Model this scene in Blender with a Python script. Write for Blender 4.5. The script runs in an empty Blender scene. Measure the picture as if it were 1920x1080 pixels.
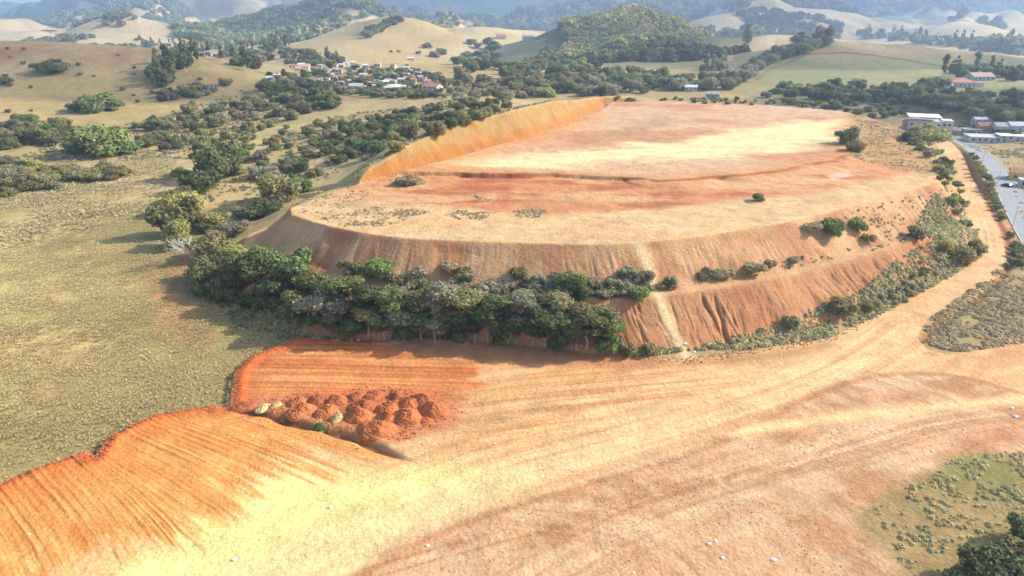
import bpy, math, random
import numpy as np
R = math.radians
random.seed(7); rng = np.random.default_rng(7)
scene = bpy.context.scene
# ---------------------------------------------------------------- camera, sky, sun, exposure
F, CX, CY, CAMZ = 1280.0, 960.0, 540.0, 70.0
PITCH = math.atan(520.0 / F)
cam_data = bpy.data.cameras.new("camera"); cam = bpy.data.objects.new("camera", cam_data)
scene.collection.objects.link(cam); scene.camera = cam
cam.location = (0, 0, CAMZ); cam.rotation_euler = (math.pi / 2 - PITCH, 0, 0)
cam_data.sensor_width = 36; cam_data.lens = 36 * F / 1920
cam_data.clip_start = 1; cam_data.clip_end = 40000
SUN_EL, SUN_AZ = R(31), R(76)          # azimuth clockwise from +Y
w = bpy.data.worlds.new("World"); scene.world = w; w.use_nodes = True
nt = w.node_tree; bgn = nt.nodes["Background"]
sky = nt.nodes.new("ShaderNodeTexSky"); sky.sky_type = 'NISHITA'; sky.sun_disc = False
sky.sun_elevation = SUN_EL; sky.sun_rotation = SUN_AZ; sky.air_density = 1.0; sky.dust_density = 2.0
nt.links.new(sky.outputs[0], bgn.inputs[0]); bgn.inputs[1].default_value = 0.15
sd_ = bpy.data.lights.new("sun", 'SUN'); sd_.energy = 4.6; sd_.angle = R(0.5); sd_.color = (1.0, 0.94, 0.84)
sun = bpy.data.objects.new("sun", sd_); scene.collection.objects.link(sun)
sun.rotation_euler = (math.pi / 2 - SUN_EL, 0, math.pi - SUN_AZ)
scene.view_settings.view_transform = 'Standard'; scene.view_settings.look = 'None'
scene.view_settings.exposure = 1.05; scene.view_settings.gamma = 1.0
cy = scene.cycles
cy.max_bounces = 6; cy.diffuse_bounces = 3; cy.volume_bounces = 1; cy.transparent_max_bounces = 8
cy.use_denoising = True

# ---------------------------------------------------------------- helpers: projection, noise, distances
cp, sp = math.cos(PITCH), math.sin(PITCH)
def ray(px, py):
    a = (px - CX) / F; b = (CY - py) / F
    return a, cp + b * sp, -sp + b * cp
def W(px, py, z=0.0):
    a, dy, dz = ray(px, py); t = (z - CAMZ) / dz
    return (a * t, dy * t)
def WD(px, py, y):
    a, dy, dz = ray(px, py); t = y / dy
    return (a * t, y, CAMZ + dz * t)
def Wp(pts, z=0.0): return np.array([W(p[0], p[1], z) for p in pts])
def srgb(r, g, b):
    c = np.array([r, g, b]) / 255.0
    return np.where(c <= 0.04045, c / 12.92, ((c + 0.055) / 1.055) ** 2.4)
KA = 0.60
def alb(r, g, b, k=1.0): return srgb(r, g, b) * KA * k
def _hash(ix, iy, seed):
    h = (ix.astype(np.int64) * 374761393 + iy.astype(np.int64) * 668265263 + seed * 982451653) & 0x7fffffff
    h = ((h ^ (h >> 13)) * 1274126177) & 0x7fffffff
    return ((h ^ (h >> 16)) & 0xffff) / 65535.0
def vnoise(x, y, seed=0):
    x = np.asarray(x, float); y = np.asarray(y, float)
    ix = np.floor(x); iy = np.floor(y); fx = x - ix; fy = y - iy
    fx = fx * fx * (3 - 2 * fx); fy = fy * fy * (3 - 2 * fy)
    a = _hash(ix, iy, seed); b = _hash(ix + 1, iy, seed); c = _hash(ix, iy + 1, seed); d = _hash(ix + 1, iy + 1, seed)
    return (a + (b - a) * fx) * (1 - fy) + (c + (d - c) * fx) * fy
def fbm(x, y, sc, oct=4, seed=0, gain=0.5):
    s = 0; a = 1; n = 0
    for o in range(oct):
        s = s + a * vnoise(x / sc + 17.3 * o, y / sc - 9.1 * o, seed + o); n += a; a *= gain; sc = sc / 2.03
    return s / n            # 0..1, mean .5
def sstep(a, b, x):
    t = np.clip((x - a) / (b - a), 0, 1); return t * t * (3 - 2 * t)
def mixc(c, col, m):
    return c + (np.asarray(col)[None, :] - c) * m[:, None]
def dist_line(x, y, pts):
    """distance to an open polyline, its arclength there, signed side and interpolation index"""
    best = np.full(x.shape, 1e18); s_ = np.zeros_like(x); idx = np.zeros_like(x); side = np.zeros_like(x); L = 0
    for i in range(len(pts) - 1):
        ax, ay = pts[i][0], pts[i][1]; bx, by = pts[i + 1][0], pts[i + 1][1]
        dx, dy = bx - ax, by - ay; l2 = dx * dx + dy * dy; l = math.sqrt(l2)
        t = np.clip(((x - ax) * dx + (y - ay) * dy) / l2, 0, 1)
        qx = x - ax - t * dx; qy = y - ay - t * dy; d = qx * qx + qy * qy
        m = d < best
        best = np.where(m, d, best); s_ = np.where(m, L + t * l, s_); idx = np.where(m, i + t, idx)
        side = np.where(m, np.sign(dx * qy - dy * qx), side); L += l
    return np.sqrt(best), s_, side, idx
def inside(x, y, poly):
    r = np.zeros(x.shape, bool); n = len(poly); j = n - 1
    for i in range(n):
        xi, yi = poly[i]; xj, yj = poly[j]
        if yi != yj:
            r ^= ((yi > y) != (yj > y)) & (x < (xj - xi) * (y - yi) / (yj - yi) + xi)
        j = i
    return r
def sdf(x, y, poly):
    """negative inside; second value is the arclength of the nearest edge point"""
    P = [tuple(p) for p in poly] + [tuple(poly[0])]
    d, s, _, _ = dist_line(x, y, P)
    return np.where(inside(x, y, poly), -d, d), s
def smooth_poly(pts, it=2):
    P = np.array(pts, float)
    for _ in range(it):
        Q = np.roll(P, -1, 0); P = np.stack([P * .75 + Q * .25, P * .25 + Q * .75], 1).reshape(-1, 2)
    return P
def smooth_line(pts, it=2):
    P = np.array(pts, float)
    for _ in range(it):
        A = P[:-1] * .75 + P[1:] * .25; B = P[:-1] * .25 + P[1:] * .75
        P = np.concatenate([P[:1], np.stack([A, B], 1).reshape(-1, P.shape[1]), P[-1:]])
    return P

# ---------------------------------------------------------------- terrain: natural land
# ridges: crest points (px, py, forward distance, half width)
RIDGES = {
 'left_hill': [(-500, 62, 700, 150), (-120, 66, 660, 120), (0, 70, 650, 110), (150, 77, 630, 105), (330, 92, 610, 85), (420, 118, 590, 70), (500, 150, 570, 55)],
 'centre_pasture': [(560, 118, 850, 120), (620, 92, 1000, 170), (680, 58, 1200, 220), (740, 39, 1320, 240), (860, 42, 1380, 240), (960, 52, 1380, 220), (1060, 80, 1300, 200)],
 'behind_pasture': [(540, 80, 1500, 200), (620, 45, 1750, 220), (690, 9, 1950, 240), (760, 34, 2000, 240), (850, 45, 2100, 240)],
 'forest_hill_far': [(430, 70, 1900, 160), (470, 22, 2100, 240), (560, 3, 2200, 280), (640, 12, 2200, 260), (680, 60, 2150, 240)],
 'pale_left': [(100, 80, 1500, 200), (200, 58, 1650, 220), (270, 40, 1800, 240), (380, 38, 1850, 240), (450, 62, 1850, 200)],
 'pale_left_far': [(-300, 60, 2300, 300), (-60, 52, 2600, 300), (60, 34, 2800, 320), (150, 18, 3000, 320), (230, -2, 3300, 350), (330, 30, 3100, 300)],
 'forest_hill_right': [(1040, 88, 1000, 110), (1090, 40, 1120, 150), (1180, 24, 1220, 135), (1240, 42, 1200, 110), (1290, 62, 1160, 90)],
 'forest_spur': [(1120, 110, 880, 60), (1160, 88, 880, 80), (1210, 76, 900, 80), (1270, 80, 880, 70)],
 'right_pasture': [(1270, 78, 1050, 130), (1330, 62, 1100, 150), (1450, 58, 1120, 150), (1520, 66, 1080, 130)],
 'dome': [(1425, 118, 740, 60), (1470, 88, 780, 90), (1540, 68, 830, 115), (1600, 67, 850, 120), (1700, 75, 860, 120), (1830, 92, 840, 110), (1960, 110, 800, 100), (2300, 110, 800, 100)],
 'far_right': [(1300, 60, 1900, 250), (1400, 22, 2200, 300), (1480, -4, 2400, 330), (1560, 0, 2400, 330), (1660, 22, 2300, 300), (1760, 50, 2100, 250)],
 'far_right2': [(1740, 70, 1700, 200), (1830, 40, 2300, 250), (1930, 12, 2700, 300), (2200, 0, 2900, 350)],
 'blue_mid': [(640, 40, 3200, 300), (760, 28, 3300, 300), (900, 36, 3200, 300), (1040, 12, 3100, 350), (1300, -2, 3000, 400), (1500, -10, 3400, 400), (1750, 0, 3400, 400), (2000, -20, 3400, 400)],
 'mountains_left': [(-500, 10, 4600, 600), (-100, 9, 4600, 600), (0, 8, 4600, 600), (60, 6, 4600, 560), (120, 9, 4700, 560), (190, -14, 4400, 600), (300, -35, 4200, 700), (370, -6, 4400, 600), (402, 10, 4600, 500), (440, 6, 4800, 500), (520, -22, 5000, 700), (700, -60, 5200, 900)],
 'mountains': [(600, -40, 5300, 900), (900, -90, 5600, 1000), (1200, -70, 5200, 1000), (1500, -110, 5400, 1000), (1900, -110, 5000, 1000), (2600, -110, 5200, 1000)],
}
RW = {k: np.array([WD(p[0], p[1], p[2]) + (p[3],) for p in v]) for k, v in RIDGES.items()}
# the natural ridge that the cut bank is dug into: crest given by pixel and height
R1 = [(560, 390, 4, 22), (630, 352, 15, 36), (700, 312, 21, 52), (800, 272, 25.5, 66), (900, 240, 28, 78), (1000, 207, 29, 84), (1085, 188, 29, 80), (1120, 184, 25, 60), (1160, 178, 17, 60)]
R1W = np.array([W(p[0], p[1], p[2]) + (p[2], p[3]) for p in R1])
R1B = np.array([W(*p[:3]) + (p[2], p[3]) for p in [(1000, 207, 25, 80), (860, 180, 20, 90), (720, 172, 16, 100), (560, 160, 15, 90)]])
def ridge_h(x, y, P, base):
    sw = np.zeros_like(x); sz = np.zeros_like(x); sq = np.zeros_like(x); best = np.full(x.shape, 1e18)
    for i in range(len(P) - 1):             # blend the segments so that no crease runs down the inside of a bend
        ax, ay = P[i, 0], P[i, 1]; dx, dy = P[i + 1, 0] - ax, P[i + 1, 1] - ay
        t = np.clip(((x - ax) * dx + (y - ay) * dy) / (dx * dx + dy * dy), 0, 1)
        d2 = (x - ax - t * dx) ** 2 + (y - ay - t * dy) ** 2 + 30.0; wt = 1e9 / d2 ** 3
        best = np.minimum(best, d2); sw += wt; sz += wt * (P[i, 2] + (P[i + 1, 2] - P[i, 2]) * t); sq += wt * (P[i, 3] + (P[i + 1, 3] - P[i, 3]) * t)
    zc = sz / sw; q = np.sqrt(best) * sw / sq
    return base + (zc - base) * (.75 * np.exp(-(q ** 2) * .8) + .25 / (1 + q ** 2) ** 2)
def natural(x, y):
    r = np.hypot(x, y)
    base = 12 * sstep(380, 700, r) - 24 * sstep(760, 1050, r) - 20 * sstep(1300, 2600, r)
    z = base + sstep(170, 420, r) * (fbm(x, y, 90, 3, 5) - .5) * 7
    acc = z.copy(); k = 0.35
    out = z
    for name, P in RW.items():
        h = ridge_h(x, y, P, base)
        kk = 2.0 + r * 0.006
        m = np.clip(0.5 + 0.5 * (h - out) / kk, 0, 1)
        out = out + (h - out) * m + kk * m * (1 - m)
    for P in (R1W, R1B):
        h = ridge_h(x, y, P, 0)
        m = np.clip(0.5 + 0.5 * (h - out) / 3.0, 0, 1)
        out = out + (h - out) * m + 3.0 * m * (1 - m)
    rel = np.clip((out - base) / 50, 0, 1.5)
    g = 1 - np.sqrt((fbm(x, y, 260, 3, 11) * 2 - 1) ** 2 + .004)              # gullies on the hills
    out = out - rel * (g - .6) * np.clip(r * .022, 0, 80) * sstep(420, 900, r)
    g2 = 1 - np.sqrt((fbm(x, y, 900, 5, 23) * 2 - 1) ** 2 + .002)
    out = out + (g2 - .75) * 260 * sstep(3300, 4600, r) * np.clip(rel, 0, 1)
    out = out + (fbm(x, y, 22, 4, 31) - .5) * 1.2 * sstep(140, 300, r)
    return out

# ---------------------------------------------------------------- terrain: earthworks
ZP = 17.0
MESA_PX = [(530, 396), (600, 421), (700, 440), (780, 449), (900, 453), (1100, 459), (1200, 456), (1350, 439), (1500, 412), (1620, 381), (1700, 357), (1752, 345),
           (1768, 330), (1752, 300), (1730, 262), (1660, 228), (1560, 208), (1400, 197), (1250, 193), (1135, 194), (1128, 206), (1010, 256), (930, 274), (800, 312), (660, 347), (590, 372)]
MESA = smooth_poly(Wp(MESA_PX, ZP), 1)
UPPER = smooth_poly(Wp([(640, 330), (770, 322), (850, 324), (940, 328), (1020, 326), (1100, 331), (1180, 336), (1250, 343), (1330, 334), (1420, 328), (1500, 312), (1580, 296), (1640, 270), (1760, 240), (1700, 180), (1100, 170), (700, 280)], ZP + 1), 1)
LOT_PX = [(-400, 1010), (-120, 950), (0, 906), (70, 878), (120, 860), (158, 848), (178, 858), (205, 818), (290, 778), (395, 761), (432, 766), (440, 700), (470, 668), (520, 650), (560, 632), (640, 637), (720, 640), (770, 628), (820, 632),
          (900, 640), (1020, 650), (1150, 668), (1290, 676), (1380, 662), (1480, 645), (1560, 632), (1640, 590), (1720, 545), (1790, 505), (1830, 470), (1876, 478), (1870, 505), (1800, 560), (1730, 610), (1718, 632), (1738, 655), (1775, 664), (1850, 648), (1930, 632), (2150, 610), (2600, 800), (2600, 1600), (960, 2600), (-700, 1600)]
LOT = Wp(LOT_PX, 0)
TRACK = smooth_line(np.array([W(*t) for t in [(1748, 252, 4), (1768, 266, 4), (1786, 288, 4), (1800, 320, 4), (1826, 362, 3.4), (1850, 410, 2.6), (1860, 450, 2), (1854, 488, 1.3), (1812, 532, .7), (1750, 575, .2), (1690, 618, 0), (1600, 668, 0)]]), 2)
ROADP = smooth_line(Wp([(1700, 236), (1760, 244), (1795, 258), (1832, 282), (1866, 315), (1888, 350), (1910, 395), (1945, 455), (2000, 540), (2090, 640)], 0), 2)
DITCH = smooth_line(Wp([(395, 763), (440, 768), (500, 775), (560, 795), (640, 812), (700, 835), (790, 873)], 0), 1)
PATCH2 = Wp([(440, 760), (440, 700), (480, 664), (560, 636), (640, 642), (760, 655), (880, 672), (900, 700), (870, 735), (840, 750), (700, 748), (560, 752)], 0)
# furrow fan of the front lot: curve k runs from a point on the grass edge to a point on the sand
E_ = Wp([(440, 770), (395, 762), (340, 768), (290, 778), (245, 795), (205, 818), (175, 850), (150, 848), (110, 862), (60, 882), (0, 906), (-80, 935), (-200, 960)], 0)
F_ = Wp([(800, 880), (720, 880), (650, 880), (600, 905), (540, 930), (470, 975), (400, 1010), (340, 1035), (270, 1060), (200, 1085), (130, 1130), (20, 1200), (-120, 1300)], 0)
def fan_grid():
    nk, ntt = 1300, 420
    k = np.linspace(0, 1, nk); t = np.linspace(0, 1.15, ntt)
    ii = k * (len(E_) - 1)
    Ex = np.interp(ii, np.arange(len(E_)), E_[:, 0]); Ey = np.interp(ii, np.arange(len(E_)), E_[:, 1])
    Fx = np.interp(ii, np.arange(len(F_)), F_[:, 0]); Fy = np.interp(ii, np.arange(len(F_)), F_[:, 1])
    T = t[None, :]; bow = .8 * np.sin(T * math.pi / 1.15)
    X = Ex[:, None] + (Fx - Ex)[:, None] * T + bow * (0.3 + k[:, None]); Y = Ey[:, None] + (Fy - Ey)[:, None] * T + bow * .8
    return X, Y, np.broadcast_to(k[:, None], X.shape), np.broadcast_to(T, X.shape)
FX, FY, FK, FT = fan_grid()
gx0, gy0, gs = FX.min(), FY.min(), 0.3
gw, gh = int((FX.max() - gx0) / gs) + 2, int((FY.max() - gy0) / gs) + 2
KG = np.full((gw, gh), -1.0); TG = np.zeros((gw, gh))
_ix = ((FX - gx0) / gs).astype(int); _iy = ((FY - gy0) / gs).astype(int)
KG[_ix, _iy] = FK; TG[_ix, _iy] = FT
for _ in range(2):                      # close pinholes of the splat
    for sh in ((1, 0), (-1, 0), (0, 1), (0, -1)):
        K2 = np.roll(KG, sh, (0, 1)); T2 = np.roll(TG, sh, (0, 1)); m = (KG < 0) & (K2 >= 0)
        KG = np.where(m, K2, KG); TG = np.where(m, T2, TG)
def fan(x, y):
    u = (x - gx0) / gs - .5; v = (y - gy0) / gs - .5
    ok = (u > 0) & (v > 0) & (u < gw - 2) & (v < gh - 2)
    i = np.clip(u.astype(int), 0, gw - 2); j = np.clip(v.astype(int), 0, gh - 2); fu = np.clip(u - i, 0, 1); fv = np.clip(v - j, 0, 1)
    c = [KG[i, j], KG[i + 1, j], KG[i, j + 1], KG[i + 1, j + 1]]; ok &= (np.minimum.reduce(c) >= 0)
    k = (c[0] * (1 - fu) + c[1] * fu) * (1 - fv) + (c[2] * (1 - fu) + c[3] * fu) * fv
    return ok, k, TG[i, j]
def profile(s, seed, sharp=2.0):
    """furrow cross-section in s (unit = one blade pass): broad flat pass, thin raised windrow"""
    wv = s + 2.4 * (vnoise(s * .31, s * 0, seed) - .5)
    f = wv - np.floor(wv); amp = .45 + .9 * _hash(np.floor(wv), np.floor(wv) * 0, seed + 3)
    return amp * np.exp(-((f - .5) / .17) ** 2), f

def terrain(x, y, want_col=True):
    """height, albedo, zone for arrays"""
    n = len(x); r = np.hypot(x, y)
    nat = natural(x, y)
    near = r < 900
    z = nat.copy(); zone = np.zeros(n, np.int8)      # 0 pasture 1 lot 2 plateau 3 track 4 hills 5 mountains
    # ---- colours of the natural land
    n1 = fbm(x, y, 120, 4, 41); n2 = fbm(x, y, 14, 4, 43); n3 = fbm(x, y, 3.1, 3, 47)
    straw = alb(212, 184, 128); dry = alb(196, 168, 110); gren = alb(146, 148, 88); brn = alb(172, 130, 88); red = alb(190, 120, 80)
    c = np.tile(dry, (n, 1))
    c = mixc(c, straw, sstep(.42, .62, n1))
    c = mixc(c, gren, sstep(.48, .68, n2) * .25)
    c = mixc(c, brn, sstep(.60, .75, fbm(x, y, 60, 4, 49)) * .5)
    lf = (1 - sstep(185, 260, y + .15 * x)) * (x < 400)          # near left field: olive tall grass
    olive = alb(196, 172, 108); ol2 = alb(174, 158, 98); ol3 = alb(218, 190, 124)
    cf = np.tile(olive, (n, 1)); cf = mixc(cf, ol2, sstep(.4, .62, fbm(x, y, 26, 4, 51))); cf = mixc(cf, ol3, sstep(.45, .68, fbm(x, y, 34, 5, 53)) * .9); cf = mixc(cf, alb(170, 140, 96), sstep(.56, .7, fbm(x, y, 13, 4, 54)) * .5)
    c = c + (cf - c) * lf[:, None]
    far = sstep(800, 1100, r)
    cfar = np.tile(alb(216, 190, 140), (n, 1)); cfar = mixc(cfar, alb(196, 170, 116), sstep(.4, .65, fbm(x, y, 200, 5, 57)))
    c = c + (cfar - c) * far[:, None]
    for px, py, zz, rad, colr, am in ((10, 118, 45, 22, red, .6), (60, 100, 45, 30, brn, .4), (170, 112, 42, 36, brn, .5), (240, 115, 40, 30, brn, .5)):
        wx, wy = WD(px, py, 590)[:2]
        c = mixc(c, colr, am * np.exp(-(((x - wx) / rad) ** 2 + ((y - wy) / (rad * 1.5)) ** 2)) * (.4 + n2))
    # dome on the right is greener below its contour path
    dd, _, _, _ = dist_line(x, y, RW['dome'][:, :2])
    dm = (1 - sstep(60, 260, dd)) * (y > 500); c = mixc(c, alb(166, 146, 102), dm * (.35 + .45 * sstep(.35, .6, fbm(x, y, 70, 3, 61))))
    # valley bottom greener
    vb = sstep(400, 520, y) * (1 - sstep(720, 900, y)) * sstep(120, 260, x) * (1 - sstep(18, 30, nat)); c = mixc(c, alb(128, 142, 80), vb * .6)
    # woods on the far mountains and on forested hills
    wood = alb(104, 118, 84, .8)
    mt = sstep(2700, 3000, r) * (x > -900) + sstep(3500, 4000, r) * (x <= -900); fm = sstep(.36, .42, fbm(x, y, 620, 5, 63))
    c = mixc(c, wood, mt * (.35 + .63 * fm))
    for nm, wdt in (('forest_hill_far', 170), ('forest_hill_right', 140), ('forest_spur', 85)):
        d_, _, _, _ = dist_line(x, y, RW[nm][:, :2])
        c = mixc(c, wood, (1 - sstep(wdt * .75, wdt * 1.15, d_ + 80 * (n1 - .5))) * .85)
    # ---- earthworks
    I = np.where(near)[0]; X, Y = x[I], y[I]; C = c[I]; Z = nat[I]; ZN = zone[I]
    C = mixc(C, alb(192, 164, 112), sstep(0, 40, X) * (1 - sstep(380, 440, Y)) * .85)
    # flatten the land round the lot
    lotd, _ = sdf(X, Y, LOT)
    N2, N3, N1 = n2[I], n3[I], n1[I]
    flat = 1 - sstep(10, 60, lotd); Z = Z * (1 - flat) + flat * (0.0 + .25 * (N2 - .5))
    fieldlow = (X < 0) & (Y < 200)
    Z = Z - 1.1 * sstep(.0, 1.3, lotd + .5 * (N3 - .5)) * (1 - sstep(8, 60, lotd)) * (X < W(560, 632)[0])
    # paved road and track benches
    rd, _, rside, _ = dist_line(X, Y, ROADP); tk, ts, tside, _ = dist_line(X, Y, TRACK)
    # mesa: clamp the natural land between a fill slope and a cut slope
    sdm, arc = sdf(X, Y, MESA)
    gent = sstep(1640, 1760, CX + F * X / np.maximum(Y * 1.04, 1)) * sstep(215, 250, Y)
    soft = 1 - .62 * gent
    d = np.maximum(sdm + .9 * (fbm(X, Y, 9, 3, 71) - .5), 0) * soft
    fill = ZP - 8.3 * np.clip(d / 10.5, 0, 1) - .35 * np.clip((d - 10.5) / 3.5, 0, 1) - 8.6 * np.clip((d - 14.0) / 13.0, 0, 1) - 40 * np.clip((d - 27) / 20, 0, 5)
    cut = ZP + 1.25 * np.maximum(sdm, 0) + .6 * (N3 - .5)
    onfill = sstep(-.3, .6, fill - Z) * (sdm > 0); oncut = sstep(-.3, .6, Z - cut) * (sdm > 0)
    ris = arc + .5 * d * (vnoise(arc / 30, arc * 0, 3) - .5) + 1.6 * (fbm(arc, d, 6, 3, 4) - .5) * sstep(2, 12, d)
    rill1 = 1 - np.abs(vnoise(ris / 1.1, d / 14, 81) * 2 - 1); rill2 = 1 - np.abs(vnoise(ris / 3.4, d / 30, 83) * 2 - 1)
    lower = sstep(14, 16, d) * (1 - sstep(26, 28, d)); upper_ = sstep(.6, 2.5, d) * (1 - sstep(9, 10.5, d))
    rightf = sstep(0, 40, X)
    rr1 = 1 - np.abs(fbm(ris, d * .1, 1.3, 2, 81) * 2 - 1); slump = sstep(.52, .72, fbm(arc, d * 1.2, 11, 4, 88)); depth = (upper_ + lower) * .5 * slump + upper_ * (.20 * rr1 ** 4 * (.3 + 1.4 * vnoise(arc / 7, d / 6, 80))) + lower * (.28 * rr1 ** 4 + (.2 + .7 * rightf) * (rill2 ** 8 + .6 * rr1 ** 7) * sstep(.3, .65, vnoise(arc / 7, d / 30, 85)))
    PATH = smooth_line(np.array([W(1196, 457, 17), W(1212, 505, 11.5), W(1232, 556, 8.2), W(1262, 625, 2.6), W(1290, 668, 0), W(1306, 690, 0)]), 1)
    pd, _, _, _ = dist_line(X, Y, PATH); depth = depth * (1 - np.exp(-(pd / 3.2) ** 2))
    Zc = np.where(sdm > 0, np.maximum(Z, fill), Z); Zc = np.where((sdm > 0) & (Zc > cut), cut - .22 * rill2 ** 3 * sstep(.5, 3, sdm), Zc)
    Z = np.where(sdm > 0, Zc - depth * onfill, Z)
    # plateau surface
    sdu, su = sdf(X, Y, UPPER)
    sdu = sdu + 5.0 * (fbm(X, Y, 16, 4, 87) - .5)
    up = sstep(.6 + 9 * sstep(.5, .4, fbm(X, Y, 30, 2, 89)), -.6, sdu)
    back = sstep(200, 300, Y)
    plat = ZP + 1.2 * up + .8 * (fbm(X, Y, 24, 4, 91) - .5) + .35 * (N3 - .5) - .5 * np.exp(-((sdu - 1) / 1.2) ** 2) * sstep(.45, .6, fbm(X, Y, 12, 3, 139))
    Z = np.where(sdm <= 0, ZP + (plat - ZP) * sstep(0, 3, -sdm), Z)
    # lot surface
    inl = lotd < 0
    lotz = .35 * (fbm(X, Y, 20, 4, 93) - .5) * sstep(0, 4, -lotd) + .14 * (N3 - .5)
    okf, fk, ft = fan(X, Y); okf &= inl
    fkw = fk + .006 * (fbm(fk * 40, ft * 6, 1.0, 3, 94) - .5); pr1, f1 = profile(fkw * 52, 5); pr1b, _ = profile(fkw * 150, 8); pr1 = pr1 * (.35 + 1.1 * vnoise(fk * 26, ft * 5, 92)); pr1b = pr1b * vnoise(fk * 50, ft * 8, 96) * 2
    fam = okf * sstep(0, .03, ft) * (1 - sstep(.74, .98, ft + .55 * (fbm(fk * 70, ft * 2.5, 1.0, 3, 95) - .5) + .3 * (fbm(X, Y, 9, 3, 99) - .5)))
    sd2, _ = sdf(X, Y, PATCH2)
    ry = Y + .04 * X + 1.2 * (fbm(X, Y, 40, 2, 97) - .5)
    pr2, f2 = profile(ry / 1.55, 9); pr2b, _ = profile(ry / .55, 19)
    fam2 = sstep(1.5, -1.5, sd2 + 9 * (vnoise(ry / 1.2, X * 0, 99) - .5) * sstep(W(700, 700)[0], W(880, 700)[0], X))
    lotz = lotz + fam * (.10 * pr1 + .06 * pr1b) * (1 + 1.3 * (1 - sstep(0, .15, ft))) + fam2 * (.18 * pr2 * (.4 + vnoise(X / 12, ry, 98)) + .06 * pr2b)
    # rim berm along grass edge
    lotz = lotz + .45 * np.exp(-((lotd + 1.6) / 1.1) ** 2) * (X < W(880, 640)[0]) * (.4 + N3)
    # torn edge of region 2
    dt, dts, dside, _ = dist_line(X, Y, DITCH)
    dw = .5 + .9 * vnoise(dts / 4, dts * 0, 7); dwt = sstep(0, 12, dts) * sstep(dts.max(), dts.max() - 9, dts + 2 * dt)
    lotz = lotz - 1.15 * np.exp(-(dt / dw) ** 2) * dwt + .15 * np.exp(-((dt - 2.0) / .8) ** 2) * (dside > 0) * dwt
    # wheel tracks on the lower right
    ang = (X * .93 + Y * .36); acr = (-X * .36 + Y * .93) + 3 * (fbm(X, Y, 60, 2, 101) - .5)
    trk = np.exp(-(((acr / 2.1) % 1 - .5) / .12) ** 2) * sstep(.55, .7, fbm(acr * 1.0, ang * .12, 8, 2, 103))
    lotz = lotz - .07 * trk * (1 - fam) * (1 - fam2)
    # a low bank along the sand road edge
    EDGE = smooth_line(Wp([(560, 1140), (660, 1075), (780, 1010), (900, 958), (1050, 915), (1200, 872), (1300, 840), (1380, 808), (1440, 775), (1500, 742), (1600, 705), (1700, 695), (1800, 700), (1920, 735), (2050, 770)], 0), 1)
    ed, es, eside, _ = dist_line(X, Y, EDGE)
    esd = ed * eside                               # positive = road side
    low = sstep(.8, -.8, esd + .8 * (N3 - .5))
    lotz = lotz + .16 * low * np.exp(-np.maximum(-esd, 0) / 18) * (es < 200)
    Z = np.where(inl, lotz, Z)
    # track
    tl = ts.max(); tm = 1 - sstep(3.7, 4.5, tk); tz = 4.0 * sstep(.62, .12, ts / tl) 
    m = 1 - sstep(4, 11, tk); Z = np.where((sdm > 3) & ~inl, Z * (1 - m) + m * (tz - .12 * np.exp(-((tk - 1.0) / .4) ** 2)), Z)
    Z = Z - .8 * np.exp(-((tk - 5.4) / .8) ** 2) * (tside > 0) * ~inl
    m = 1 - sstep(5.4, np.where(rside > 0, 70., 12.), rd); m = m * sstep(3.9, 6.5, tk); Z = Z * (1 - m) + m * (-.12)
    # ---- colours of the earthworks
    up_t = alb(220, 170, 116); lo_t = alb(206, 142, 90)
    cs = mixc(np.tile(up_t, (len(I), 1)), alb(224, 176, 130), sstep(.35, .7, fbm(ris, d * .06, .9, 3, 111)) * .8)
    cs = mixc(cs, alb(200, 134, 92), sstep(.45, .7, fbm(ris, d * .4, 7, 4, 113)) * .7)
    cl = mixc(np.tile(lo_t, (len(I), 1)), alb(214, 152, 108), sstep(.4, .7, fbm(ris, d * .06, .9, 3, 115)) * .8)
    cl = mixc(cl, alb(200, 150, 105), sstep(.5, .7, fbm(ris, d, 18, 3, 117)) * .5 * (1 - sstep(18, 23, d)))
    cs = cs + (cl - cs) * sstep(12.5, 14.5, d)[:, None]
    cs = mixc(cs, alb(190, 118, 76), slump * .45); cs = mixc(cs, alb(226, 178, 124), np.exp(-((d - 12.5) / 1.3) ** 2) * .9)
    scr = sstep(.2, .8, gent + .4 * (N2 - .5)); cs = mixc(cs, alb(178, 152, 96), scr * .8)
    C = C + (cs - C) * (onfill * (sdm > 0))[:, None]
    cc = mixc(np.tile(alb(192, 128, 62), (len(I), 1)), alb(186, 148, 88), sstep(1.0, 5.5, sdm + 3 * (N2 - .5))); cc = mixc(cc, alb(184, 116, 58), sstep(.5, .75, fbm(ris, sdm, 5, 4, 119)) * .4)
    C = C + (cc - C) * oncut[:, None]
    # the strip just behind the cut: dry straw
    C = mixc(C, alb(214, 184, 118), (1 - sstep(2, 9, Z - Z + np.abs(sdm - 9))) * .0)
    ip = sdm < 0
    def zonec(poly, z0, col, soft_=4, amp=10, a=1.0, sd=0, stretch=1):
        s_, _ = sdf(X, Y, Wp(poly, z0)); return sstep(soft_, -soft_, s_ + amp * (fbm(X, Y * stretch, 18, 4, 121 + sd) - .5)) * a
    cpn = np.tile(alb(236, 190, 132), (len(I), 1))
    streak = fbm(X * .25, Y, 5, 4, 131)
    cpn = mixc(cpn, alb(234, 200, 150), sstep(.4, .7, streak) * .7); cpn = mixc(cpn, alb(206, 160, 110), sstep(.55, .75, fbm(X * .4, Y, 9, 4, 133)) * .5)
    band = zonec([(600, 350), (780, 325), (940, 328), (1250, 343), (1420, 328), (1580, 298), (1752, 312), (1640, 340), (1500, 365), (1250, 392), (1020, 402), (830, 388), (690, 372)], 17, None, 3, 8, 1, 1, 1.5)
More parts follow.
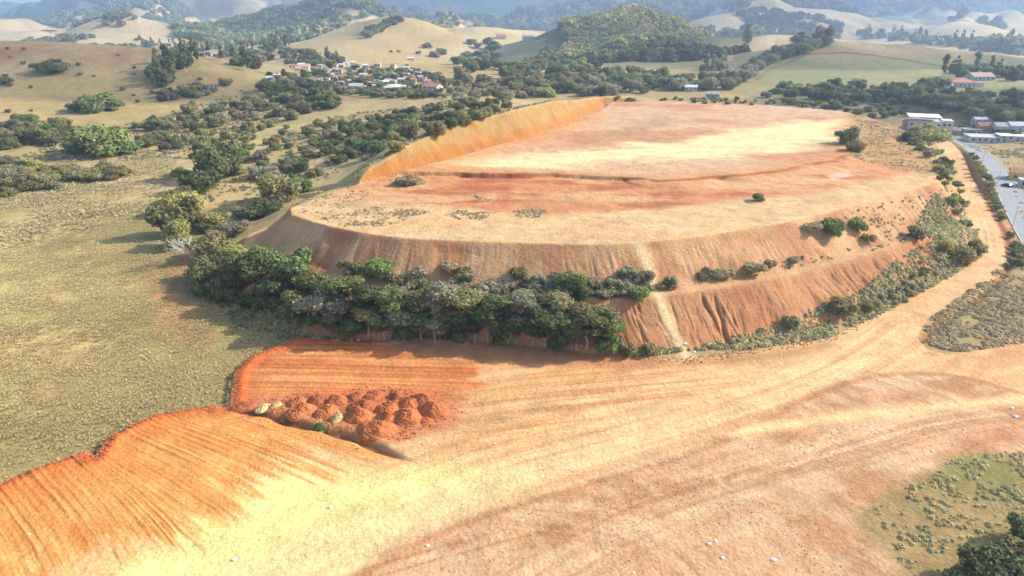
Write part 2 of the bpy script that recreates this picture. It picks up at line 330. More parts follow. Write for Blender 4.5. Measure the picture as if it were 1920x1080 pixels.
    cpn = mixc(cpn, alb(222, 152, 98), band); cpn = mixc(cpn, alb(194, 112, 68), band * sstep(.55, .72, fbm(X * .35 - .2 * Y, Y, 8, 5, 136)) * .8); cpn = mixc(cpn, alb(234, 182, 128), band * sstep(.5, .7, fbm(X * .3 + .3 * Y, Y, 7, 4, 135)) * .8)
    cu = np.tile(alb(226, 182, 140), (len(I), 1)); cu = mixc(cu, alb(210, 144, 100), sstep(.46, .62, fbm(X * .4, Y, 22, 4, 137)) * .8)
    br = zonec([(820, 314), (900, 296), (1100, 282), (1300, 258), (1450, 232), (1590, 222), (1570, 262), (1480, 285), (1330, 300), (1150, 304), (1000, 316), (900, 320)], 18, None, 8, 30, 1, 3, 1.5)
    cu = mixc(cu, alb(255, 228, 168), br * (.9 + .5 * (streak - .3)))
    orn = sstep(26, 4, -sdm + 8 * (N2 - .5)) * (X < W(1120, 200, 17)[0]) * (Y > 200); cu = mixc(cu, alb(236, 172, 108), orn * .8)
    cu = mixc(cu, alb(226, 160, 96), sstep(14, 0, -sdu) * .7)
    cpn = cpn + (cu - cpn) * up[:, None]
    scar = np.exp(-(sdu / .9) ** 2) * sstep(.35, .6, fbm(X, Y, 12, 3, 139)); cpn = mixc(cpn, alb(176, 92, 52), scar * .85)
    scb = zonec([(1580, 206), (1660, 226), (1735, 262), (1770, 325), (1740, 330), (1660, 310), (1590, 292), (1570, 262), (1600, 240)], 17, None, 4, 8, 1, 5)
    cpn = mixc(cpn, alb(196, 158, 98), scb * .9); cpn = mixc(cpn, alb(206, 130, 84), scb * sstep(.55, .7, N2) * .7)
    for poly in ([(1180, 232), (1260, 215), (1270, 228), (1200, 245)], [(1210, 258), (1290, 262), (1260, 275), (1190, 268)], [(1120, 248), (1170, 246), (1180, 254), (1130, 258)]):
        cpn = mixc(cpn, alb(184, 150, 108), zonec(poly, 18, None, 5, 22, .55, 7, 1.6))
    cpn = mixc(cpn, alb(236, 196, 156), zonec([(1545, 328), (1590, 320), (1605, 330), (1560, 338)], 17, None, 1, 3, .8, 8))
    ch = zonec([(938, 345), (968, 345), (948, 392), (925, 392)], 17, None, 1, 2, .7, 9); cpn = mixc(cpn, alb(190, 96, 52), ch * .5)
    C = np.where(ip[:, None], cpn, C)
    # path down the slope
    C = mixc(C, alb(255, 220, 160), np.exp(-(pd / (1.1 + .7 * N3)) ** 2) * 1.0)
    PATHB = smooth_line(Wp([(1180, 600), (1232, 545), (1300, 537), (1450, 507), (1600, 473), (1712, 447)], 8.4), 1)
    # lot colours
    cL = np.tile(alb(242, 186, 124), (len(I), 1))
    dirn = fbm(ang * .16, acr, 3.2, 4, 141); dirb = fbm(ang * .2, acr, 11, 4, 143)
    cL = mixc(cL, alb(250, 204, 144), sstep(.45, .68, dirn) * .7); cL = mixc(cL, alb(222, 158, 102), sstep(.48, .68, dirb) * .75)
    bri = zonec([(150, 1100), (330, 1000), (480, 925), (560, 880), (720, 890), (900, 880), (980, 880), (950, 930), (760, 1010), (640, 1090), (400, 1300), (0, 1300)], 0, None, 6, 16, 1, 11)
    cL = mixc(cL, alb(255, 238, 154), bri * (.95 + .7 * (fbm(ang * .4, acr, 8, 4, 145) - .35)))
    main = smooth_line(Wp([(1700, 612), (1640, 660), (1540, 715), (1420, 760), (1300, 800), (1150, 845), (950, 900), (800, 965), (600, 1050), (500, 1100)], 0), 1)
    mdist, msl, mside, _ = dist_line(X, Y, main); msd = mdist * mside; cL = mixc(cL, alb(255, 216, 156), np.exp(-(mdist / 6.5) ** 2) * (.6 + .5 * (dirn - .3)))
    lane = fbm(msd + .02 * msl, msl / 38, 1.1, 3, 148); cL = mixc(cL, alb(220, 156, 98), sstep(.52, .72, lane) * .55 * np.exp(-(mdist / 22) ** 2) * (1 - .7 * bri)); cL = mixc(cL, alb(255, 226, 160), sstep(.52, .30, lane) * .35 * np.exp(-(mdist / 18) ** 2))
    lane2 = fbm(X / 30 + Y / 60, Y - .18 * X, 1.3, 3, 158); cL = mixc(cL, alb(214, 148, 92), sstep(.50, .70, lane2) * .75 * zonec([(860, 690), (1300, 690), (1400, 720), (1150, 800), (860, 850)], 0, None, 6, 12, 1, 31))
    tan = mixc(np.tile(alb(232, 180, 130), (len(I), 1)), alb(242, 200, 150), sstep(.4, .65, dirn) * .8)
    tan = mixc(tan, alb(202, 144, 94), sstep(.5, .7, fbm(ang * .35, acr, 5, 5, 147)) * .75); tan = mixc(tan, alb(192, 132, 86), trk * .8); tan = mixc(tan, alb(236, 196, 152), sstep(.55, .7, fbm(X * .9 + Y * .5, Y * .3 - X * .1, 2.2, 3, 149)) * .5)
    tan = mixc(tan, alb(212, 130, 84), zonec([(1740, 860), (1800, 810), (1920, 770), (1920, 830), (1820, 870)], 0, None, 3, 6, .7, 12))
    for line, wdt, st in (([(960, 1120), (1060, 1040), (1150, 990), (1300, 930), (1450, 888), (1600, 842), (1750, 795), (1930, 772)], 6, .65), ([(1330, 1100), (1290, 1050), (1220, 1005), (1120, 975), (960, 965)], 5, .5), ([(1480, 745), (1560, 800), (1500, 860), (1380, 900)], 5, .5), ([(1640, 700), (1760, 740), (1930, 800)], 5, .6)):
        LN = smooth_line(Wp(line, 0), 2); l_d, l_s, l_side, _ = dist_line(X, Y, LN); sgn = l_d * l_side
        gr = fbm(sgn + .015 * l_s, l_s / 45, .8, 2, 171); env = np.exp(-(l_d / wdt) ** 2) * st
        tan = mixc(tan, alb(188, 128, 82), sstep(.5, .7, gr) * .75 * env); tan = mixc(tan, alb(244, 204, 152), sstep(.48, .3, gr) * .5 * env); lotz = lotz - .06 * sstep(.5, .7, gr) * env * inl * low
    low2 = sstep(3.0, -3.0, esd + 5 * (fbm(X, Y, 12, 4, 177) - .5)) * (1 - sstep(W(1500, 700)[0], W(1700, 700)[0], X)) + low * sstep(W(1500, 700)[0], W(1700, 700)[0], X); cL = cL + (tan - cL) * low2[:, None]
    cL = mixc(cL, alb(200, 134, 84), np.exp(-((esd + .8 + N2) / .9) ** 2) * .7 * (es < 210) * sstep(.3, .6, N3 + .2))
    T2 = smooth_line(Wp([(1370, 812), (1500, 792), (1650, 775), (1800, 758), (1920, 752), (2100, 750)], 0), 1); t2, _, _, _ = dist_line(X, Y, T2)
    cL = mixc(cL, alb(255, 214, 150), np.exp(-(t2 / (1.2 + N3)) ** 2) * low)
    rb = zonec([(560, 636), (820, 628), (1150, 664), (1300, 680), (1400, 660), (1330, 686), (1200, 690), (900, 674), (700, 655)], 0, None, 2, 5, 1, 13)
    cL = mixc(cL, alb(210, 142, 98), rb * .85)
    rb2 = zonec([(1290, 680), (1440, 660), (1600, 630), (1560, 655), (1400, 680), (1330, 686)], 0, None, 2, 5, 1, 14); cL = mixc(cL, alb(198, 150, 96), rb2 * .8)
    c1 = mixc(np.tile(alb(250, 156, 76), (len(I), 1)), alb(255, 186, 104), sstep(.2, .9, fbm(fkw * 110, ft * 3, 1.0, 3, 151))); c1 = mixc(c1, alb(232, 126, 56), sstep(.3, .9, pr1) * .6); c1 = mixc(c1, alb(232, 122, 52), .55 * (1 - sstep(.02, .3, ft + .3 * (N2 - .5))))
    c1 = mixc(c1, alb(255, 206, 130), sstep(.55, .8, fbm(fk * 60, ft * 9, 1.5, 3, 153)) * sstep(.25, .8, ft))
    cL = cL + (c1 - cL) * np.clip(fam * (.92), 0, 1)[:, None]
    c2 = mixc(np.tile(alb(224, 136, 76), (len(I), 1)), alb(242, 168, 100), sstep(.3, .8, vnoise(ry / .9, X / 25, 155))); c2 = mixc(c2, alb(200, 98, 46), sstep(.35, .9, pr2) * .6)
    c2 = mixc(c2, alb(212, 110, 56), (1 - sstep(1, 7, -lotd)) * .85)
    cL = cL + (c2 - cL) * np.clip(fam2, 0, 1)[:, None]
    heap_ground = zonec([(440, 768), (470, 745), (860, 745), (850, 800), (740, 835), (640, 812), (520, 785)], 0, None, 1.5, 5, 1, 16)
    cL = mixc(cL, alb(216, 140, 92), heap_ground * .8)
    cL = mixc(cL, alb(216, 106, 50), np.exp(-((lotd + 1) / 1.4) ** 2) * (X < W(700, 640)[0]) * .9)
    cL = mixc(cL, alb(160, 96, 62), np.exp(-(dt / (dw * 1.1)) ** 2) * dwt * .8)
    # scrubby bottom right
    sb = zonec([(1600, 960), (1680, 900), (1780, 862), (1960, 830), (2200, 820), (2300, 1300), (1640, 1200), (1690, 1060)], 0, None, 2, 9, 1, 17)
    cL = mixc(cL, alb(170, 146, 92), sb * .85); cL = mixc(cL, alb(150, 142, 78), sb * sstep(.45, .6, N2) * .8)
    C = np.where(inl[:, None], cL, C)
    # spill of bare soil into the field near the trees
    for poly, col_, a_ in (([(300, 500), (390, 470), (420, 590), (350, 610), (270, 570)], (204, 138, 92), .75), ([(280, 580), (400, 600), (380, 650), (300, 620)], (208, 150, 104), .5), ([(450, 630), (560, 620), (560, 640), (470, 650)], (190, 132, 88), .6),
                            ([(0, 430), (200, 385), (290, 365), (290, 378), (150, 412), (0, 445)], (222, 190, 136), .6)):
        C = mixc(C, alb(*col_), zonec(poly, 0, None, 3, 8, a_, 19) * (~inl) * (sdm > 8))
    # scrub island and roadside
    isl = zonec([(1725, 605), (1870, 500), (1900, 470), (1990, 560), (2100, 620), (1800, 662), (1745, 655)], 0, None, 2, 4, 1, 21) * (~inl)
    C = mixc(C, alb(176, 152, 98), isl * .8)
    C = mixc(C, alb(206, 170, 120), (X > 200) * (rd < 60) * (tk > 8) * (rside < 0) * .0)
    C = mixc(C, alb(186, 160, 104), sstep(90, 30, rd) * (X > 190) * (~inl) * sstep(10, 30, sdm) * .6)
    tcol = mixc(np.tile(alb(236, 186, 128), (len(I), 1)), alb(246, 202, 146), sstep(.4, .65, N2)); C = C + (tcol - C) * (tm * (sdm > 2) * sstep(1.0, .8, ts / tl))[:, None]
    C = mixc(C, alb(170, 100, 60), np.exp(-((tk - 5.2) / .9) ** 2) * (tside > 0) * (~inl) * .7)
    ZN = np.where(inl, 1, np.where((sdm < 0) | (onfill > .5) | (oncut > .5), 2, 0)).astype(np.int8)
    ZN = np.where((tk < 4.4) & (sdm > 2) & ~inl, 3, ZN)
    z[I] = Z; c[I] = C; zone[I] = ZN
    zone = np.where((r > 560) & (zone == 0), 4, zone); zone = np.where(r > 2900, 5, zone)
    # ---- fine value variation
    fine = 1 + .22 * (fbm(x, y, 1.6, 3, 161) - .5) + .25 * (fbm(x, y, 6, 3, 163) - .5)
    c = np.clip(c * fine[:, None], .01, .75)
    return z, c, zone

# ---------------------------------------------------------------- materials
def new_mat(name):
    m = bpy.data.materials.new(name); m.use_nodes = True
    b = m.node_tree.nodes["Principled BSDF"]; b.inputs["Specular IOR Level"].default_value = 0.15; b.inputs["Roughness"].default_value = .95
    return m, m.node_tree, b
def ramp_noise(nt, vec, scale, lo, hi, detail=4, dist=0):
    n = nt.nodes.new("ShaderNodeTexNoise"); n.inputs["Scale"].default_value = scale; n.inputs["Detail"].default_value = detail; n.inputs["Distortion"].default_value = dist
    nt.links.new(vec, n.inputs["Vector"])
    mr = nt.nodes.new("ShaderNodeMapRange"); mr.inputs[1].default_value = .3; mr.inputs[2].default_value = .7; mr.inputs[3].default_value = lo; mr.inputs[4].default_value = hi
    nt.links.new(n.outputs["Fac"], mr.inputs[0]); return mr.outputs[0]
def mul(nt, a, b):
    m = nt.nodes.new("ShaderNodeMath"); m.operation = 'MULTIPLY'; nt.links.new(a, m.inputs[0])
    if hasattr(b, 'is_linked'): nt.links.new(b, m.inputs[1])
    else: m.inputs[1].default_value = b
    return m.outputs[0]
def scale_col(nt, col, fac):
    v = nt.nodes.new("ShaderNodeVectorMath"); v.operation = 'SCALE'; nt.links.new(col, v.inputs[0]); nt.links.new(fac, v.inputs["Scale"]); return v.outputs[0]
def terrain_mat():
    m, nt, b = new_mat("terrain")
    at = nt.nodes.new("ShaderNodeAttribute"); at.attribute_name = "Col"
    geo = nt.nodes.new("ShaderNodeNewGeometry"); pos = geo.outputs["Position"]
    f = mul(nt, ramp_noise(nt, pos, 1.9, .83, 1.17, 7), ramp_noise(nt, pos, .22, .88, 1.12, 7))
    nt.links.new(scale_col(nt, at.outputs["Color"], f), b.inputs["Base Color"])
    n = nt.nodes.new("ShaderNodeTexNoise"); n.inputs["Scale"].default_value = .9; n.inputs["Detail"].default_value = 7; n.inputs["Roughness"].default_value = .65
    nt.links.new(pos, n.inputs["Vector"])
    bp = nt.nodes.new("ShaderNodeBump"); bp.inputs["Strength"].default_value = .8; bp.inputs["Distance"].default_value = .5
    nt.links.new(n.outputs["Fac"], bp.inputs["Height"]); nt.links.new(bp.outputs[0], b.inputs["Normal"])
    return m
def plain_mat(name, col, rough=.9, var=.12, sc=1.0, spec=.15, metal=0):
    m, nt, b = new_mat(name)
    tc = nt.nodes.new("ShaderNodeTexCoord"); f = ramp_noise(nt, tc.outputs["Object"], sc, 1 - var, 1 + var, 5)
    rgb = nt.nodes.new("ShaderNodeRGB"); rgb.outputs[0].default_value = (*col, 1)
    nt.links.new(scale_col(nt, rgb.outputs[0], f), b.inputs["Base Color"])
    b.inputs["Roughness"].default_value = rough; b.inputs["Specular IOR Level"].default_value = spec; b.inputs["Metallic"].default_value = metal
    return m
def leaf_mat(name, col, var=.35, isl=(.7, 1.35), big=.8):
    m, nt, b = new_mat(name)
    oi = nt.nodes.new("ShaderNodeObjectInfo"); geo = nt.nodes.new("ShaderNodeNewGeometry"); tc = nt.nodes.new("ShaderNodeTexCoord")
    mr = nt.nodes.new("ShaderNodeMapRange"); mr.inputs[3].default_value = 1 - var; mr.inputs[4].default_value = 1 + var; nt.links.new(oi.outputs["Random"], mr.inputs[0])
    mi = nt.nodes.new("ShaderNodeMapRange"); mi.inputs[3].default_value = isl[0]; mi.inputs[4].default_value = isl[1]; nt.links.new(geo.outputs["Random Per Island"], mi.inputs[0])
    f = mul(nt, mul(nt, mr.outputs[0], mi.outputs[0]), ramp_noise(nt, tc.outputs["Object"], big, .8, 1.2, 2))
    rgb = nt.nodes.new("ShaderNodeRGB"); rgb.outputs[0].default_value = (*col, 1)
    c1 = scale_col(nt, rgb.outputs[0], f)
    hs = nt.nodes.new("ShaderNodeHueSaturation"); mh = nt.nodes.new("ShaderNodeMapRange"); mh.inputs[3].default_value = .475; mh.inputs[4].default_value = .515
    wn = nt.nodes.new("ShaderNodeTexWhiteNoise"); wn.noise_dimensions = '1D'; nt.links.new(oi.outputs["Random"], wn.inputs["W"]); nt.links.new(wn.outputs["Value"], mh.inputs[0])
    nt.links.new(mh.outputs[0], hs.inputs["Hue"]); nt.links.new(c1, hs.inputs["Color"])
    nt.links.new(hs.outputs[0], b.inputs["Base Color"]); b.inputs["Roughness"].default_value = .75
    tr = nt.nodes.new("ShaderNodeBsdfTranslucent"); nt.links.new(hs.outputs[0], tr.inputs[0])
    mx = nt.nodes.new("ShaderNodeMixShader"); mx.inputs[0].default_value = .38
    nt.links.new(b.outputs[0], mx.inputs[1]); nt.links.new(tr.outputs[0], mx.inputs[2]); nt.links.new(mx.outputs[0], nt.nodes["Material Output"].inputs[0])
    return m
MT = terrain_mat()
M = {
 'olive': leaf_mat("foliage_olive", (0.265, 0.243, 0.096)), 'dark': leaf_mat("foliage_dark", (0.156, 0.172, 0.061)), 'green': leaf_mat("foliage_green", (0.183, 0.229, 0.077)),
 'bright': leaf_mat("foliage_bright", (0.318, 0.299, 0.098)), 'grey': leaf_mat("foliage_grey", (0.308, 0.289, 0.169)), 'yellow': leaf_mat("foliage_yellow", (0.436, 0.365, 0.093)),
 'bluish': leaf_mat("foliage_bluish", (0.216, 0.236, 0.098)), 'straw': leaf_mat("straw_grass", (.56, .47, .25), .1, (.88, 1.12), .05), 'scrub': leaf_mat("scrub_leaf", (.40, .345, .19), .15, (.8, 1.2), .1),
 'field': leaf_mat("field_grass", (.56, .475, .22), .1, (.88, 1.12), .04), 'meadow': leaf_mat("meadow_grass", (.46, .405, .185), .1, (.88, 1.12), .04), 'brown': leaf_mat("brown_leaf", (.19, .13, .075)),
 'bark': plain_mat("bark", (.22, .18, .13), sc=2), 'pale_bark': plain_mat("pale_bark", (.42, .37, .29), sc=2), 'dead': plain_mat("dead_wood", (.5, .46, .38), sc=2),
 'asphalt': plain_mat("asphalt", (.25, .25, .25), sc=.15, var=.08), 'white': plain_mat("white_paint", (.50, .46, .41)), 'cream': plain_mat("cream_paint", (.62, .55, .40)),
 'tile': plain_mat("clay_tile", (.42, .20, .13), var=.25, sc=.8), 'oldtile': plain_mat("old_tile", (.40, .30, .24), var=.25, sc=.8), 'grey_roof': plain_mat("grey_roof", (.42, .40, .38), var=.2), 'brick': plain_mat("brick_wall", (.40, .25, .18), var=.2),
 'concrete': plain_mat("concrete", (.44, .42, .38), var=.15, sc=.5), 'greenp': plain_mat("green_paint", (.10, .45, .22)), 'yellowp': plain_mat("yellow_paint", (.60, .46, .10)), 'glass': plain_mat("dark_glass", (.03, .035, .04), .15, 0, spec=.5), 'metal_white': plain_mat("white_metal_sheet", (.56, .56, .56)),
 'car_dark': plain_mat("dark_car_paint", (.03, .035, .045), .6, 0, spec=.2), 'rubber': plain_mat("rubber", (.02, .02, .02)), 'lamp': plain_mat("lamp_glass", (.6, .6, .55), .2), 'tail': plain_mat("tail_glass", (.4, .02, .02), .3),
 'soil': plain_mat("dumped_soil", tuple(alb(214, 128, 76)), var=.25, sc=.9), 'soil_dark': plain_mat("dumped_soil_dark", tuple(alb(190, 112, 70)), var=.3, sc=.9), 'rubble': plain_mat("pale_rubble", tuple(alb(236, 208, 146)), var=.35, sc=2.5),
 'bag': plain_mat("white_plastic", (.8, .8, .78), .5), 'wood': plain_mat("pole_concrete", (.5, .48, .44)),
}

# ---------------------------------------------------------------- mesh helpers
def mk_mesh(name, V, Fq, mats, midx=None, smooth=False):
    """V (n,3), Fq (m,k) with constant k"""
    V = np.asarray(V, np.float32); Fq = np.asarray(Fq, np.int32); me = bpy.data.meshes.new(name); k = Fq.shape[1]
    me.vertices.add(len(V)); me.vertices.foreach_set("co", V.ravel())
    me.loops.add(Fq.size); me.loops.foreach_set("vertex_index", Fq.ravel())
    me.polygons.add(len(Fq)); me.polygons.foreach_set("loop_start", np.arange(0, Fq.size, k, dtype=np.int32))
    try: me.polygons.foreach_set("loop_total", np.full(len(Fq), k, np.int32))
    except Exception: pass
    for m_ in mats: me.materials.append(m_)
    if midx is not None: me.polygons.foreach_set("material_index", np.asarray(midx, np.int32))
    me.polygons.foreach_set("use_smooth", np.full(len(Fq), bool(smooth)))
    me.update(calc_edges=True); return me
def link(name, data, parent=None, loc=None):
    o = bpy.data.objects.new(name, data); scene.collection.objects.link(o)
    if parent is not None: o.parent = parent
    if loc is not None: o.location = loc
    return o
def tag(o, label=None, cat=None, group=None, kind=None):
    if label: o['label'] = label
    if cat: o['category'] = cat
    if group: o['group'] = group
    if kind: o['kind'] = kind
    return o
def quads(c, nrm, size, asp=1.0):
    """leaf quads at centres c facing nrm"""
    n = len(c); nrm = nrm / np.linalg.norm(nrm, axis=1)[:, None]
    a = rng.normal(size=(n, 3)); u = np.cross(nrm, a); u /= np.linalg.norm(u, axis=1)[:, None]; v = np.cross(nrm, u)
    s = np.asarray(size)[:, None] * .5
    V = np.stack([c - u * s - v * s * asp, c + u * s * .8 - v * s * asp * .7, c + u * s + v * s * asp, c - u * s * .7 + v * s * asp * .9], 1).reshape(-1, 3)
    return V, np.arange(4 * n).reshape(-1, 4)
def tube(path, radii, seg=6):
    path = np.asarray(path, float); V = []; Fq = []
    for i, p in enumerate(path):
        t = path[min(i + 1, len(path) - 1)] - path[max(i - 1, 0)]; t /= np.linalg.norm(t) + 1e-9
        a = np.cross(t, (0, 0, 1.) if abs(t[2]) < .9 else (1., 0, 0)); a /= np.linalg.norm(a); b = np.cross(t, a)
        for k in range(seg):
            th = 2 * math.pi * k / seg; V.append(p + radii[i] * (a * math.cos(th) + b * math.sin(th)))
    for i in range(len(path) - 1):
        for k in range(seg): Fq.append((i * seg + k, i * seg + (k + 1) % seg, (i + 1) * seg + (k + 1) % seg, (i + 1) * seg + k))
    return np.array(V), np.array(Fq)
def join(parts):
    Vs, Fs, o = [], [], 0
    for V, Fq in parts: Vs.append(V); Fs.append(Fq + o); o += len(V)
    return np.concatenate(Vs), np.concatenate(Fs)

# ---- foliage crowns: lobes with leaf clumps through their shells
def crown(lobes, n, leaf, flat=.5, fill=.28):
    L = np.array(lobes, float)            # x y z rx ry rz
    wgt = (L[:, 3] * L[:, 4] + L[:, 4] * L[:, 5]); wgt /= wgt.sum()
    C = []; N = []; tot = 0
    while tot < n:
        k = rng.choice(len(L), n, p=wgt); d = rng.normal(size=(n, 3)); d /= np.linalg.norm(d, axis=1)[:, None]
        rr = np.where(rng.random(n) < fill, rng.uniform(.35, .85, n), rng.uniform(.74, 1.16, n))
        # ragged shell
        bump = 1 + .16 * np.sin(d[:, 0] * 7 + k) * np.sin(d[:, 1] * 6 + 2 * k) + .1 * np.sin(d[:, 2] * 11 + k)
        p = L[k, :3] + d * L[k, 3:] * (rr * bump)[:, None]
        q = ((p[:, None, :] - L[None, :, :3]) / L[None, :, 3:]); ins = (q ** 2).sum(2); ins[np.arange(n), k] = 9
        ok = (ins.min(1) > .6) & ((d[:, 2] > -.75) | (rng.random(n) < .3))
        C.append(p[ok]); N.append((d * (1.0) + rng.normal(size=(n, 3)) * flat)[ok]); tot += ok.sum()
    C = np.concatenate(C)[:n]; N = np.concatenate(N)[:n]
    return quads(C, N, leaf * rng.uniform(.6, 1.4, n))
def lobes_round(nl, R0, zc, H, rl):
    out = [(0, 0, zc, R0 * .72, R0 * .72, H * .42)]
    for i in range(nl):
        a = rng.uniform(0, 2 * math.pi); t = rng.uniform(.35, .85); z = zc + rng.uniform(-.45, .55) * H * .7
        k = rng.uniform(.7, 1.2) * rl; out.append((math.cos(a) * R0 * t, math.sin(a) * R0 * t, z, k, k, k * .85))
    return out
def trunk_mesh(h, r0, nbr, spread, h0=.35, lean=.3):
    pts = [np.array((0, 0, -.6))]; q = np.array((0., 0, 0)); n = 5
    for i in range(1, n + 1): q = np.array((rng.uniform(-lean, lean) * i / n, rng.uniform(-lean, lean) * i / n, h * i / n)); pts.append(q)
    parts = [tube(pts, np.linspace(r0, r0 * .3, len(pts)))]
    for i in range(nbr):
        t = rng.uniform(h0, .9); b = pts[min(int(t * n) + 1, n)]; a = rng.uniform(0, 2 * math.pi); L = spread * rng.uniform(.5, 1)
        e = b + np.array((math.cos(a) * L, math.sin(a) * L, L * rng.uniform(.5, 1.1))); mid = (b + e) / 2 + rng.normal(size=3) * L * .08
        parts.append(tube([b, mid, e], [r0 * .45, r0 * .28, r0 * .1], 5))
    return join(parts)
PROTO = {}    # kind -> list of (crown mesh, trunk mesh, nominal width, nominal height)
def add_proto(kind, CV, TV, leafm, barkm, width, height):
    cm = mk_mesh(kind + "_crown", *CV, [M[leafm]]); tm = mk_mesh(kind + "_trunk", *TV, [M[barkm]], smooth=True) if TV is not None else None
    both = None
    if TV is not None:
        V, Fq = join([CV, TV]); both = mk_mesh(kind, V, Fq, [M[leafm], M[barkm]], [0] * len(CV[1]) + [1] * len(TV[1]))
    PROTO.setdefault(kind, []).append((cm, tm, both or cm, width, height))
for lm in ('olive', 'dark', 'green', 'grey', 'bluish', 'bright'):
    for v in range(3):
        TV = trunk_mesh(2.8, .2, 6, 1.8)
        add_proto('round_' + lm, crown(lobes_round(12, 3.0, 2.25, 4.3, 1.2), 3000, .34), TV, lm, 'bark', 6.4, 5.0)
for lm in ('dark', 'green', 'olive', 'grey'):
    for v in range(3):
        H = 11.0; lb = []
        for i in range(10):
            a = rng.uniform(0, 6.28); t = rng.uniform(0, 2.1); k = rng.uniform(.9, 1.6); lb.append((math.cos(a) * t, math.sin(a) * t, rng.uniform(5.2, 10.0), k, k, k * .8))
        lb.append((0, 0, 8.5, 1.9, 1.9, 1.6))
        add_proto('tall_' + lm, crown(lb, 2600, .36, fill=.3), trunk_mesh(8.5, .17, 7, 2.2, .4, .6), lm, 'pale_bark', 5.6, 11.2)
for lm in ('bluish', 'grey'):
    for v in range(3):
        lb = []
        for i in range(14):
            z = rng.uniform(3.2, 15); t = rng.uniform(0, 2.4) * (1 - abs(z - 9) / 12); a = rng.uniform(0, 6.28); k = rng.uniform(.9, 1.5) * (1.1 - abs(z - 9) / 14); lb.append((math.cos(a) * t, math.sin(a) * t, z, k, k, k * 1.1))
        add_proto('euca_' + lm, crown(lb, 2200, .5, fill=.4), trunk_mesh(14.5, .26, 7, 2.0, .35, .5), lm, 'pale_bark', 6.2, 16)
for lm in ('olive', 'scrub', 'grey', 'yellow', 'bright', 'green', 'dark'):
    for v in range(2):
        TV = trunk_mesh(1.0, .06, 4, .7)
        add_proto('shrub_' + lm, crown(lobes_round(7, 1.35, .95, 1.7, .6), 700, .26), TV, lm, 'bark', 2.9, 1.95)
# bare tree, umbrella tree, palm
def bare():
    parts = []
    def grow(p, d, L, r, lv):
        e = p + d * L; m_ = (p + e) / 2 + rng.normal(size=3) * L * .05; parts.append(tube([p, m_, e], [r, r * .8, r * .55], 5))
        if lv:
            for k in range(3 if lv > 1 else 4):
                nd = d + rng.normal(size=3) * .45; nd[2] = abs(nd[2]) * .8 + .1; nd /= np.linalg.norm(nd); grow(e, nd, L * rng.uniform(.6, .85), r * .55, lv - 1)
    for k in range(3): dd = np.array((rng.uniform(-.5, .2), rng.uniform(-.3, .3), 1.)); grow(np.array((0, 0, -.4)), dd / np.linalg.norm(dd), 3.8, .26, 3)
    return join(parts)
BARE = bare()
add_proto('pine', crown([(math.cos(a) * t, math.sin(a) * t, 8.6 + rng.uniform(-.3, .5), 1.7, 1.7, .6) for a, t in [(i * .9, (i % 3) * 1.9) for i in range(11)]], 1800, .4), trunk_mesh(8.4, .25, 8, 3.0, .75), 'dark', 'bark', 9.0, 9.4)
def palm_crown():
    V = []; Fq = []; o = 0
    for i in range(16):
        a = i * 2.4; el = rng.uniform(-.1, .9); pts = []
        for j in range(6):
            t = j / 5; rr = 2.4 * t; z = 6.2 + math.sin(el) * 2 * t - 2.2 * t * t; pts.append((math.cos(a) * rr, math.sin(a) * rr, z))
        for j in range(5):
            for sgn in (-1, 1):
                p, q = np.array(pts[j]), np.array(pts[j + 1]); sd = np.array((-math.sin(a), math.cos(a), -.5)) * .42 * sgn * (1.1 - j / 6)
                V += [p, q, q + sd, p + sd]; Fq.append((o, o + 1, o + 2, o + 3)); o += 4
    return np.array(V), np.array(Fq)
add_proto('palm', palm_crown(), tube([(0, 0, -.5), (.1, 0, 3), (0, .1, 6.3)], [.2, .15, .12]), 'green', 'pale_bark', 4.8, 7)

# ---------------------------------------------------------------- ground sheet on a graded polar grid
dense = np.linspace(-47.5, 47.5, 1010)
side_r = np.array([48, 49, 50.5, 52.5, 55, 58, 62, 67, 73, 80, 88, 98, 110, 124, 140, 158, 176]); az = np.radians(np.concatenate([-side_r[::-1], dense, side_r]))
rr = list(np.arange(2, 40, 6)) + list(np.arange(40, 66, 1.3)) + list(np.arange(66, 150, .3)) + list(np.arange(150, 300, .48))
q = 300.0
while q < 9000: rr.append(q); q *= 1.0065
rr = np.array(rr); NA, NR = len(az), len(rr)
A2, R2 = np.meshgrid(az, rr, indexing='ij'); GX = (np.sin(A2) * R2).ravel(); GY = (np.cos(A2) * R2).ravel()
GZ, GC, GZN = terrain(GX, GY)
ZG = GZ.reshape(NA, NR)
def height(x, y):
    a = np.arctan2(x, y); r = np.hypot(x, y)
    i = np.clip(np.searchsorted(az, a) - 1, 0, NA - 2); j = np.clip(np.searchsorted(rr, r) - 1, 0, NR - 2)
    fu = np.clip((a - az[i]) / (az[i + 1] - az[i]), 0, 1); fv = np.clip((r - rr[j]) / (rr[j + 1] - rr[j]), 0, 1)
    return (ZG[i, j] * (1 - fu) + ZG[i + 1, j] * fu) * (1 - fv) + (ZG[i, j + 1] * (1 - fu) + ZG[i + 1, j + 1] * fu) * fv
def hit(px, py):
    """the ground point seen at a pixel of the photograph"""
    a, dy, dz = ray(px, py); th = math.atan2(a, dy); i = int(np.clip(np.searchsorted(az, th) - 1, 0, NA - 2))
    fu = (th - az[i]) / (az[i + 1] - az[i]); prof = ZG[i] * (1 - fu) + ZG[i + 1] * fu; hl = math.hypot(a, dy)
    zr = CAMZ + dz / hl * rr; below = np.where((zr < prof) & (rr > 30))[0]
    if len(below) == 0: return None
    j = below[0]; g0 = zr[j - 1] - prof[j - 1]; g1 = zr[j] - prof[j]; t = g0 / (g0 - g1 + 1e-9); r = rr[j - 1] + (rr[j] - rr[j - 1]) * t
    return (math.sin(th) * r, math.cos(th) * r, float(prof[j - 1] + (prof[j] - prof[j - 1]) * t))
